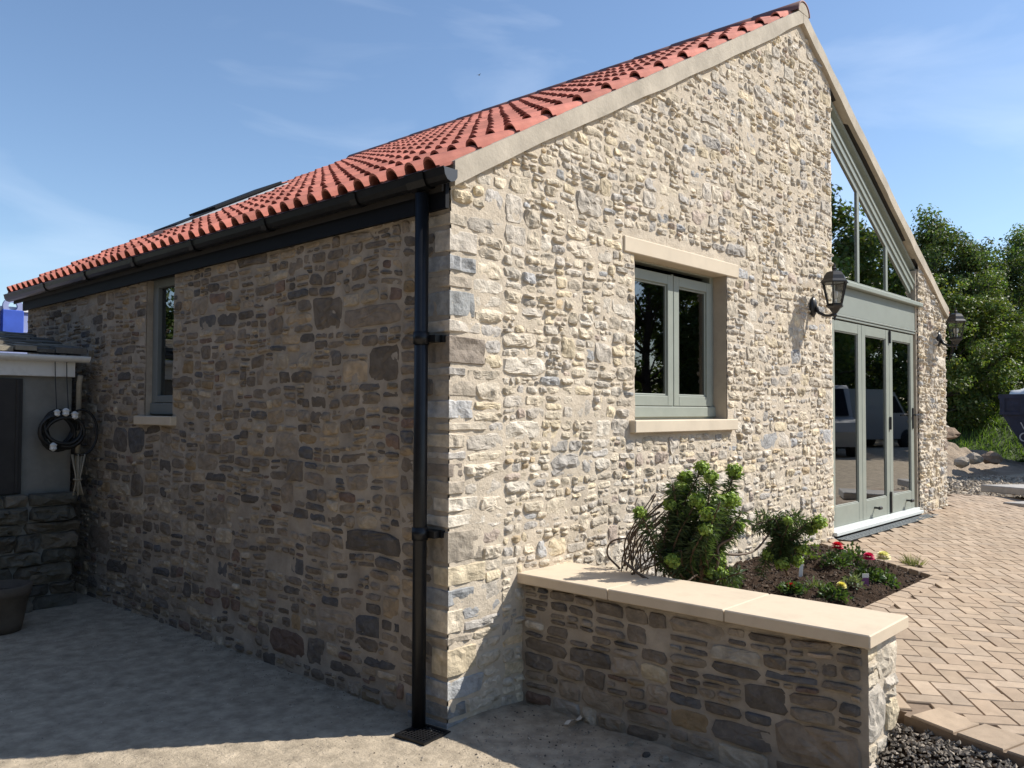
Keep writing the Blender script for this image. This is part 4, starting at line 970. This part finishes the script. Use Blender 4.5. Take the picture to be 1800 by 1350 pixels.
for i in range(n2+1):
    for k in range(n1):
        d = np.array([math.sin(math.pi*i/n2)*math.cos(math.tau*k/n1), math.sin(math.pi*i/n2)*math.sin(math.tau*k/n1), math.cos(math.pi*i/n2)]); V.append(d*(1+.25*float(vnoise(d[None]*2.5, 4)[0]))*np.array((.38, .38, .30)))
for i in range(n2):
    for k in range(n1): F.append((i*n1+k, (i+1)*n1+k, (i+1)*n1+(k+1) % n1, i*n1+(k+1) % n1))
obj('sack_body', V, F, M['white'], t, True); mb = MB(); mb.lathe([(.3, -.1), (.34, 0), (.25, .18), (.05, .25)], 10, (.25, .1, 0)); mb.build('blue_fold', M['blue'], t, True)
t = thing('old_board', 'broken brown board sticking up out of the skip', 'board', tuple(sk.location+sp(-.3, .6, 1.3)))
mb = MB(); V = [sp(a+.5*z, b, z) for z in (0, 1.0) for b in (0, .04) for a in (-.25, .2)]; mb.add(V, [(0, 1, 3, 2), (4, 6, 7, 5), (0, 4, 5, 1), (2, 3, 7, 6), (0, 2, 6, 4), (1, 5, 7, 3)]); mb.build('plank', M['bark'], t)
for k, (px_, py_, dp, sz, lab) in enumerate([(1668, 762, 17.5, (.42, .2, .13), 'long brown rock lying on top of the spoil heap'), (1712, 806, 16.5, (.2, .16, .12), 'pale rock at the foot of the spoil heap'), (1742, 806, 17, (.25, .2, .12), 'flat grey rock at the edge of the spoil heap beside the skip'), (1690, 812, 16, (.16, .14, .1), 'small pale rock low on the spoil heap')]):
    c = CAM+pix_ray(px_, py_)*dp; rock('spoil_rock', tuple(c), sz, lab, 'rock', M['stone_side'], 40+k, np.array([(.22, .16, .115), (.33, .285, .23)][k % 2]), 'rocks on the spoil heap')
# slabs and pipe on the gravel
for k, (pxx, pyy, zz) in enumerate([(1800, 862, .0), (1805, 872, -.02)]):
    c = at(2, .45, pxx+12, pyy+10)
    mb = MB(); mb.bbox(-.55, .55, -.35, .35, -.05, .05, .01); o = mb.build('paving_slab', M['concrete']); o.location = (c[0]+.5*k*-.4, c[1]-.35*k, .41+.12*(1-k)); o.rotation_euler = (0, .03, .9+.2*k); tag(o, 'grey concrete slab propped on the gravel, %s' % ('upper one of the pair' if k == 0 else 'lower one of the pair'), 'slab', 'slabs on the gravel')
pp = [Vector(at(1, 2.6, x, y)) for x, y in [(1640, 838), (1668, 842), (1684, 848), (1694, 856), (1699, 865)]]
mb = MB(); mb.tube(pp, .045, 10); o = mb.build('drain_pipe', M['black'], None, True); tag(o, 'curved black plastic pipe rising from the gravel beside the house corner', 'pipe')
# ------------------------------------------------------------------ trees
def tree_mesh(h, rad, nleaf, seed, leaf=.10, low=.12, col=(.066, .102, .028)):
    R = np.random.default_rng(seed); mb = MB()
    trunk = [Vector((0, 0, -.2))]; p = Vector((0, 0, 0))
    for k in range(6): p = p+Vector((R.normal(0, .12), R.normal(0, .12), h*.12)); trunk.append(p.copy())
    mb.tube(trunk, [.19*h/8*(1-.11*i) for i in range(len(trunk))], 8)
    ends = []
    for k in range(34):
        a = R.uniform(0, math.tau); zz = h*(low+(.98-low)*(k+.5)/34); t_ = (zz/h-low)/(1-low)
        prof_ = math.sin(math.pi*min(.12+t_*.93, 1))**.6
        rr = rad*prof_*R.uniform(.55, 1.05); e = Vector((rr*math.cos(a), rr*math.sin(a), zz))
        s = trunk[min(int(t_*5)+1, 6)]; s = Vector((s.x, s.y, min(s.z, zz*.9)))
        m = s.lerp(e, .5)+Vector((R.normal(0, .15), R.normal(0, .15), .15))
        mb.tube([s, m, e], [.045*h/8, .028*h/8, .01], 5); ends.append(e); ends.append(m.lerp(e, .55))
        for q in range(2):
            e2 = e+Vector((R.normal(0, .55), R.normal(0, .55), R.normal(.15, .4))); mb.tube([m.lerp(e, .7), e2], [.02, .006], 4); ends.append(e2)
    E = np.array([e[:] for e in ends]); cs = R.uniform(.30, .62, len(E))*rad/2.4
    ci = R.choice(len(E), nleaf, p=cs**2/(cs**2).sum())
    off = R.normal(0, 1, (nleaf, 3)); off /= np.linalg.norm(off, axis=1)[:, None]; off *= (R.uniform(0, 1, (nleaf, 1))**.45)
    P = E[ci]+off*cs[ci][:, None]*np.array([1.15, 1.15, .85]); P[:, 2] = np.maximum(P[:, 2], .05)
    nrm = off+R.normal(0, .7, (nleaf, 3))+np.array([0, 0, .5]); nrm /= np.linalg.norm(nrm, axis=1)[:, None]
    tx = np.cross(nrm, R.normal(0, 1, (nleaf, 3))); tx /= np.linalg.norm(tx, axis=1)[:, None]+1e-9; ty = np.cross(nrm, tx)
    s = R.uniform(.6, 1.3, (nleaf, 1))*leaf
    V = np.stack([P-tx*s, P+ty*s*.55+nrm*s*.15, P+tx*s, P-ty*s*.55+nrm*s*.15], 1)
    cl = R.uniform(.65, 1.45, len(E))
    T = np.array(col)*(cl[ci][:, None])*R.uniform(.75, 1.3, (nleaf, 1)); T[:, 0] *= R.uniform(.8, 1.35, nleaf)
    i = np.arange(nleaf)[:, None]*4; F = np.concatenate([i+np.array([[0, 1, 2]]), i+np.array([[0, 2, 3]])])
    tm = mesh_data('trunk', mb.V, mb.F, M['bark'], True)
    cm = mesh_data('crown', V.reshape(-1, 3), F, M['leaf'], False, np.repeat(T, 4, 0))
    return tm, cm
TM = [tree_mesh(8.6, 2.9, 26000, 1, .085, .06), tree_mesh(7.6, 2.7, 24000, 2, .08, .05, (.06, .094, .03)), tree_mesh(6.4, 2.6, 22000, 3, .085, .04, (.105, .15, .038)), tree_mesh(9.5, 3.2, 26000, 4, .09, .1, (.075, .12, .038))]
def tree(kind, x, y, z, s, rz, label, group):
    t = thing('leafy_tree', label, 'tree', (x, y, z), group); t.scale = (s, s, s); t.rotation_euler = (0, 0, rz)
    for nm, me in zip(('trunk', 'crown'), TM[kind]): inst(nm, me, t)
    return t
def polar(px, dist): v = pix_ray(px, 700); v = v/math.hypot(v[0], v[1]); return CAM[0]+v[0]*dist, CAM[1]+v[1]*dist
for kind, px, dist, s, rz, lab in [(0, 1635, 30, .70, .3, 'tall dark green tree rising directly behind the stone pier'), (1, 1700, 29, .64, 1.2, 'bushy dark tree between the house corner and the skip'), (2, 1672, 26.5, .58, 2.1, 'low bright green bush below the tall trees by the spoil heap'),
                         (3, 1800, 34, .62, .7, 'pale feathery tree behind the skip'), (2, 1745, 27.5, .52, 4.0, 'bright yellow-green bush beside the skip'), (1, 1790, 30, .60, 3.3, 'dense green tree directly behind the skip'), (0, 1575, 33, .72, 5.1, 'dark tree mostly hidden behind the glazed gable')]:
    x, y = polar(px, dist); tree(kind, x, y, .3+float(bank_z(np.array([x]), np.array([y]))[0])-.4, s, rz, lab, 'trees beyond the yard')
for k, (x, y, s) in enumerate([(30, -11, 1.0), (35, -15, 1.15), (40, -20, 1.2), (33, -19, 1.0), (28, -17, .95), (24, -20, .95), (44, -14, 1.15), (20, -24, 1.0), (50, -22, 1.2), (38, -9, 1.0)]):
    tree(k % 4, x, y, .2, s*1.3, k*1.3, 'leafy tree across the yard, mirrored in the gable glass', 'trees mirrored in the glazing')
for k, (x, y, s) in enumerate([(-6, 17, .95), (-10, 18, .9), (-8, -10, .9)]):
    tree(k % 4, x, y, 0, s, k*1.1, 'leafy tree at the end of the added barn across the lane', 'trees across the lane')
# site cabin and van across the yard (mirrored in the doors; the cabin shades the yard by the skip)
t = thing('site_cabin', 'grey steel site cabin across the yard from the doors', 'cabin', (19, -1.35, .3))
mb = MB(); mb.bbox(-3, 3, -1.2, 1.2, .1, 2.6, .02); mb.build('body', M['cabin'], t)
for k in range(24): mb = MB(); x = -2.9+k*.25; mb.bbox(x-.05, x+.05, -1.225, -1.198, .2, 2.5, .005); mb.build('rib', M['cabin'], t)
mb = MB(); mb.bbox(-2.2, -1.3, 1.2, 1.23, .15, 2.2, .01); mb.build('door', M['sidegreen'], t); mb = MB(); mb.bbox(.3, 1.5, 1.2, 1.23, 1.1, 2.0, .01); mb.build('window', M['fascia'], t)
def van(x, y, rz, label):
    t = thing('parked_van', label, 'van', (x, y, .3), 'vans parked across the yard'); t.rotation_euler = (0, 0, rz)
    pr = [(-2.4, .35), (2.3, .35), (2.45, .75), (2.35, 1.0), (1.5, 1.15), (.95, 1.95), (.6, 2.05), (-2.3, 2.05), (-2.45, 1.7)]
    mb = MB(); mb.prism(pr, lambda p: (p[0], -.9, p[1]), lambda p: (p[0], .9, p[1])); mb.build('body', M['van'], t)
    for s_ in (-1, 1):
        mb = MB(); q = [(.65, 1.25), (1.35, 1.25), (.95, 1.82), (.65, 1.85)]; mb.prism(q, lambda p: (p[0], s_*.902, p[1]), lambda p: (p[0], s_*.91, p[1])); mb.build('window', M['fascia'], t)
        for xx in (-1.5, 1.55):
            mb = MB(); mb.lathe([(.18, -.1), (.33, -.1), (.34, -.05), (.34, .05), (.33, .1), (.18, .1)], 18); V = [(vx+xx, vz+s_*.85, vy+.34) for vx, vy, vz in mb.V]; obj('wheel', V, mb.F, M['tyre'], t, True)
    mb = MB(); mb.add([(1.52, -.8, 1.17), (1.52, .8, 1.17), (.99, .75, 1.93), (.99, -.75, 1.93)], [(0, 1, 2, 3)]); V = [(a+.012, b, c+.008) for a, b, c in mb.V]; obj('windscreen', V, mb.F, M['fascia'], t)
van(21.5, -7.2, 2.6, 'grey panel van parked across the yard nearer the cabin'); van(27, -8.0, .4, 'grey panel van parked across the yard before the trees')

t = thing('added_shade_barn', 'unseen dark weatherboarded barn added to block sky light from the side wall', 'barn', (-8.4, 4, 0))  # out-of-view barn, added to cut the sky fill on the side wall
mb = MB(); mb.box(-4, 0, -11, 9, 0, 5.2); mb.build('wall', M['darkwood'], t)
mb = MB(); mb.prism([(.35, 5.05), (-2, 7.6), (-4.35, 5.05), (-4.35, 5.2), (-2, 7.8), (.35, 5.2)], lambda p: (p[0], -11.2, p[1]), lambda p: (p[0], 9.2, p[1])); mb.build('roof', M['slate_plain'], t)
for k in range(28): mb = MB(); mb.box(.002, .022, -11, 9, .1+k*.182, .265+k*.182); mb.build('board', M['darkwood'], t)
mb = MB(); mb.bbox(.024, .07, -2, 1.2, .05, 3.2, .01); mb.build('door', M['fascia'], t)

# ------------------------------------------------------------------ planting
def leaf_quads(P, D, L, Wd, R, droop=.15):
    """narrow leaves: two quads each along direction D"""
    n = len(P); D = D/np.linalg.norm(D, axis=1)[:, None]; sd = np.cross(D, R.normal(0, 1, (n, 3))); sd /= np.linalg.norm(sd, axis=1)[:, None]+1e-9
    dn = np.array([0, 0, -1.])*droop
    m = P+D*L*.5; e = P+D*L+dn*L
    V = np.stack([P, m+sd*Wd*.5, e, m-sd*Wd*.5], 1)
    i = np.arange(n)[:, None]*4; return V.reshape(-1, 3), np.concatenate([i+np.array([[0, 1, 2]]), i+np.array([[0, 2, 3]])])
def curve(p, n=14):
    p = [np.array(q, float) for q in p]; out = []
    P = [2*p[0]-p[1]]+p+[2*p[-1]-p[-2]]
    for i in range(1, len(P)-2):
        for k in range(n): t = k/n; a, b, c, d = P[i-1:i+3]; out.append(.5*((2*b)+(-a+c)*t+(2*a-5*b+4*c-d)*t*t+(-a+3*b-3*c+d)*t**3))
    out.append(p[-1]); return np.array(out)
HV = np.array([math.cos(YAW), math.sin(YAW), 0])
def plane_pt(px, py, P0, dd=0):
    v = pix_ray(px, py); t = ((np.array(P0)-CAM)@HV+dd)/(v@HV); return CAM+t*v
def euphorbia(name, label, P0, shoots, bare, seed):
    """shoots: (pixel path, leafy fraction, head radius)"""
    R = np.random.default_rng(seed); t = thing(name, label, 'plant', P0)
    def lo(o): o.location = -Vector(P0); return o
    st = MB(); LV, LF, LT, n = [], [], [], 0; heads = []
    for path, leafy, hr, dd in shoots:
        pts = curve([plane_pt(x, y, P0, dd*(k/(len(path)-1))+.0) for k, (x, y) in enumerate(path)], 10)
        st.tube(pts, list(np.linspace(.0085, .004, len(pts))), 6)
        cum = np.r_[0, np.cumsum(np.linalg.norm(np.diff(pts, axis=0), axis=1))]; tot = cum[-1]
        nl = int(700*leafy*tot)
        if nl:
            s = tot*(1-leafy*R.uniform(0, 1, nl)); q = np.stack([np.interp(s, cum, pts[:, k]) for k in range(3)], 1); tg = np.stack([np.interp(np.minimum(s+.02, tot), cum, pts[:, k])-np.interp(np.maximum(s-.02, 0), cum, pts[:, k]) for k in range(3)], 1); tg /= np.linalg.norm(tg, axis=1)[:, None]+1e-9
            rd = np.cross(tg, R.normal(0, 1, (nl, 3))); rd /= np.linalg.norm(rd, axis=1)[:, None]+1e-9
            D = rd*.9+tg*R.uniform(-.2, .7, (nl, 1))
            V, F = leaf_quads(q, D, R.uniform(.035, .075, (nl, 1)), R.uniform(.006, .010, (nl, 1)), R)
            LV.append(V); LF.append(F+n); n += len(V); LT.append(np.repeat(np.array([.055, .085, .035])*R.uniform(.7, 1.6, (nl, 1)), 4, 0))
        if hr > 0: heads.append((pts[-1], hr))
    for path, r in bare:
        pts = curve([plane_pt(x, y, P0, d_) for x, y, d_ in path], 12); st.tube(pts, list(np.linspace(r, r*.6, len(pts))), 7)
    lo(st.build('stems', M['stem'], t, True))
    if LV: o = lo(obj('foliage', np.concatenate(LV), np.concatenate(LF), M['plantleaf'], t, tint=np.concatenate(LT)))
    for c, hr in heads:
        m = int(230*(hr/.05)**1.3); d = R.normal(0, 1, (m, 3)); d /= np.linalg.norm(d, axis=1)[:, None]; d[:, 2] = d[:, 2]*.9
        P = c+d*hr*R.uniform(.45, 1.0, (m, 1)); s = R.uniform(.007, .013, (m, 1)); nr = d+R.normal(0, .4, (m, 3))+np.array([0, 0, .3]); nr /= np.linalg.norm(nr, axis=1)[:, None]
        tx = np.cross(nr, R.normal(0, 1, (m, 3))); tx /= np.linalg.norm(tx, axis=1)[:, None]+1e-9; ty = np.cross(nr, tx)
        V = np.stack([P-tx*s, P-ty*s+nr*s*.4, P+tx*s, P+ty*s+nr*s*.4], 1).reshape(-1, 3); i = np.arange(m)[:, None]*4
        T = np.repeat(np.array([.27, .37, .075])*R.uniform(.55, 1.35, (m, 1)), 4, 0)
        lo(obj('flower_head', V, np.concatenate([i+np.array([[0, 1, 2]]), i+np.array([[0, 2, 3]])]), M['petal'], t, tint=T))
    return t
P1 = (1.0, -.52, .70)
R = np.random.default_rng(5); sh = []
heads_px = [(1234, 822, .045), (1292, 828, .05), (1205, 838, .045), (1250, 838, .04), (1200, 862, .05), (1225, 880, .05), (1262, 882, .05), (1285, 880, .055), (1245, 905, .05), (1215, 905, .045), (1270, 905, .045), (1178, 888, .04), (1190, 925, .045), (1172, 965, .05), (1182, 985, .045), (1240, 930, .04), (1270, 935, .04), (1125, 900, .035), (1230, 985, .045), (1262, 985, .05), (1268, 1010, .045), (1250, 1005, .045), (1215, 960, .04), (1300, 925, .03), (1195, 945, .04)]
for hx, hy, hr in heads_px:
    bx_, by_ = 1225+R.normal(0, 22), 1035
    mid = ((bx_*.55+hx*.45)-18+R.normal(0, 12), by_*.55+hy*.45-5)
    sh.append(([(bx_, by_), mid, (hx, hy)], .62 if hy < 960 else .5, hr, R.normal(0, .10)))
for k in range(30):
    hx, hy = R.uniform(1175, 1310), R.uniform(850, 1020); sh.append(([(1235+R.normal(0, 15), 1035), ((1235+hx)/2-10, (1035+hy)/2), (hx, hy)], .6, 0, R.normal(0, .1)))
bare = []
for k in range(38):
    x0 = R.uniform(1095, 1180); y0 = R.uniform(985, 1022); x1 = R.uniform(1150, 1250); y1 = R.uniform(860, 985)
    dd = R.uniform(-.05, .15); bare.append(([(x0, y0, dd), ((x0*.6+x1*.4)-R.uniform(5, 25), (y0*.5+y1*.5), dd), (x1, y1, dd)], R.uniform(.002, .0055)))
bare += [([(1160, 900, 0), (1130, 920, 0), (1098, 970, -.02), (1092, 1005, -.03)], .006), ([(1090, 1000, -.05), (1068, 975, -.05), (1075, 952, -.05), (1105, 948, -.05), (1112, 968, -.05), (1098, 985, -.05)], .006),
         ([(1096, 986, -.10), (1125, 1010, -.13), (1160, 1028, -.16), (1195, 1029, -.16), (1225, 1010, -.1)], .009), ([(1150, 940, 0), (1125, 905, 0), (1128, 898, 0)], .004), ([(1180, 870, 0), (1150, 898, 0), (1112, 940, 0), (1094, 1000, 0)], .006),
         ([(1252, 1028, -.06), (1262, 985, -.06), (1263, 960, -.05), (1290, 945, -.04)], .012), ([(1263, 962, -.05), (1255, 940, -.03)], .008), ([(1110, 1010, -.05), (1150, 975, -.03), (1200, 945, 0)], .006)]
euphorbia('euphorbia', 'large leaning euphorbia with bare looping stems spilling over the coping', P1, sh, bare, 3)
P2 = (1.95, -.52, .43)
sh = []
for hx, hy, hr in [(1440, 918, .055), (1425, 930, .045), (1385, 915, .03), (1352, 975, .05), (1375, 990, .05), (1400, 985, .045), (1390, 960, .045), (1365, 958, .04), (1410, 965, .035)]:
    sh.append(([(1385, 1012), (1372, 970), ((1385+hx)/2, (930+hy)/2), (hx, hy)], .75, hr, R.normal(0, .06)))
for hx, hy in [(1322, 925), (1330, 905), (1350, 915), (1345, 935), (1338, 1010), (1365, 905), (1400, 905), (1420, 915), (1360, 925), (1330, 935)]: sh.append(([(1385, 1000), (1375, 950), ((1375+hx)/2, (925+hy)/2-6), (hx, hy)], .7, 0, R.normal(0, .06)))
euphorbia('euphorbia', 'smaller euphorbia sprawling over the soil beside the white plant tag', P2, sh, [([(1262, 972, -.3), (1300, 975, -.2), (1330, 965, -.1), (1358, 930, 0)], .009)], 9)

def soil_at(px, py):
    z = .39
    for _ in range(4): q = at(2, z, px, py); z = float(soil_z(np.array([q[0]]), np.array([q[1]]))[0])
    return np.array([q[0], q[1], z])
def bedding(name, label, px, py, flowers, rad, seed, h=.16, cols=(.06, .10, .033), lw=.026, n=240, grey=False, group=None):
    R = np.random.default_rng(seed); c = soil_at(px, py); t = thing(name, label, 'flower', tuple(c))
    d = R.normal(0, 1, (n, 3)); d /= np.linalg.norm(d, axis=1)[:, None]; d[:, 2] = abs(d[:, 2])
    P = d*np.array([rad, rad, h])*R.uniform(.25, 1, (n, 1)); P[:, 2] *= .8
    V, F = leaf_quads(P, d+R.normal(0, .5, (n, 3))+np.array([0, 0, .2]), R.uniform(.02, .05, (n, 1)), R.uniform(.5, 1.2, (n, 1))*lw, R, .1)
    obj('foliage', V, F, M['plantleaf'], t, tint=np.repeat(np.array(cols)*R.uniform(.6, 1.6, (n, 1)), 4, 0))
    for fx, fy, fr, fcol in flowers:
        v = pix_ray(fx, fy); q = CAM+((c-CAM)@HV/(v@HV))*v-c; sm = MB(); sm.tube([(0, 0, 0), tuple(q*np.array([.4, .4, .6])), tuple(q)], .003, 5); sm.build('flower_stem', M['stem'], t)
        V, F, T = [], [], []
        for ring in range(7):
            m = 6+ring*2; el = 1.35-ring*.30
            for k in range(m):
                a = k/m*math.tau+ring*.5; rr = fr*(.55+.09*ring)
                o_ = np.array([math.cos(a)*math.cos(el), math.sin(a)*math.cos(el), math.sin(el)]); sd = np.array([-math.sin(a), math.cos(a), 0]); b = q+o_*rr*.35; e = q+o_*rr*1.08+np.array([0, 0, .004]); wv = fr*(.40+.03*ring)
                i = len(V); V += [b-sd*wv*.5, b+sd*wv*.5, (b+e)/2+sd*wv*.8+o_*.003, e, (b+e)/2-sd*wv*.8+o_*.003]; F += [(i, i+1, i+2, i+3, i+4)]; T += [np.array(fcol)*R.uniform(.8, 1.2)]*5
        obj('blossom', V, F, M['petal'], t, tint=np.array(T))
    return t
RED, PINK, CREAM, YEL = (.60, .018, .06), (.58, .015, .14), (.78, .74, .52), (.75, .68, .28)
bedding('ranunculus', 'ranunculus with one tall rose-red bloom by the terrace edge', 1470, 997, [(1472, 959, .044, RED)], .11, 1)
bedding('ranunculus', 'ranunculus with a magenta-pink bloom beside the cream one', 1524, 1012, [(1527, 978, .042, PINK)], .11, 2, h=.14)
bedding('ranunculus', 'ranunculus with a broad cream bloom near the bed corner', 1556, 1008, [(1553, 977, .052, CREAM)], .10, 3, h=.13)
bedding('ranunculus', 'ranunculus with a pale yellow bud by the coping', 1466, 1056, [(1479, 1029, .034, YEL)], .10, 4, h=.10)
bedding('ranunculus', 'small ranunculus with a dark red bloom close behind the coping', 1392, 1044, [(1390, 1030, .032, (.45, .02, .04))], .09, 5, h=.06)
bedding('young_plant', 'leafy green plant without flowers, branching upright at the back of the bed', 1500, 992, [], .08, 6, h=.20, n=150)
bedding('young_plant', 'low pale-leaved plant in the middle of the bed', 1432, 1028, [], .12, 7, h=.08, cols=(.12, .15, .08), n=190, lw=.014)
bedding('young_plant', 'silvery small plant beside the purple label', 1500, 1032, [], .07, 8, h=.10, cols=(.15, .18, .12), n=150, lw=.016)
bedding('young_plant', 'broad-leaved young shrub behind the white plant tag', 1420, 985, [], .10, 10, h=.24, cols=(.09, .13, .035), n=150, lw=.024)
c = soil_at(1604, 1002); t = thing('grass_tuft', 'wispy tuft of fine grass at the far corner of the bed', 'grass', tuple(c))
n = 150; a = R.uniform(0, math.tau, n); ln = R.uniform(.08, .2, n); sp_ = R.uniform(.1, .75, n); D = np.c_[np.cos(a)*sp_, np.sin(a)*sp_, np.ones(n)]
V, F = leaf_quads(np.c_[R.normal(0, .015, (n, 2)), np.zeros(n)], D, ln[:, None], np.full((n, 1), .004), R, .1); obj('blades', V, F, M['grass'], t, tint=np.repeat(np.array([.22, .24, .10])*R.uniform(.7, 1.3, (n, 1)), 4, 0))
c = soil_at(1407, 1016); mb = MB(); mb.bbox(-.014, .014, -.0015, .0015, -.03, .155, .001); o = mb.build('plant_tag', M['white']); o.location = c; o.rotation_euler = (.08, .05, YAW-math.pi/2); tag(o, 'upright white plastic plant tag stuck in the soil', 'plant tag')
c = soil_at(1521, 1046); t = thing('plant_label', 'small printed plant label with a purple lower half stuck in the soil', 'plant label', tuple(c)); t.rotation_euler = (.1, 0, YAW-math.pi/2)
mb = MB(); mb.bbox(-.024, .024, -.001, .001, .05, .08, .0005); mb.build('white_half', M['white'], t); mb = MB(); mb.bbox(-.024, .024, -.001, .001, -.03, .0495, .0005); mb.build('purple_half', M['purple'], t)
# bird high in the sky
bpos = CAM+pix_ray(842, 132)*45
t = thing('bird', 'small dark bird flying high above the roof', 'bird', tuple(bpos))
mb = MB(); mb.tube([(-.16, 0, 0), (-.05, 0, .0), (.08, 0, .01), (.15, 0, .02)], [.01, .04, .04, .012], 8); mb.add([(.05, .02, .02), (-.05, .02, .02), (-.09, .3, .08), (-.02, .28, .08), (.05, -.02, .02), (-.05, -.02, .02), (-.09, -.3, .08), (-.02, -.28, .08)], [(0, 1, 2, 3), (4, 7, 6, 5)])
mb.build('body', M['cable'], t); t.scale = (.5, .5, .5)
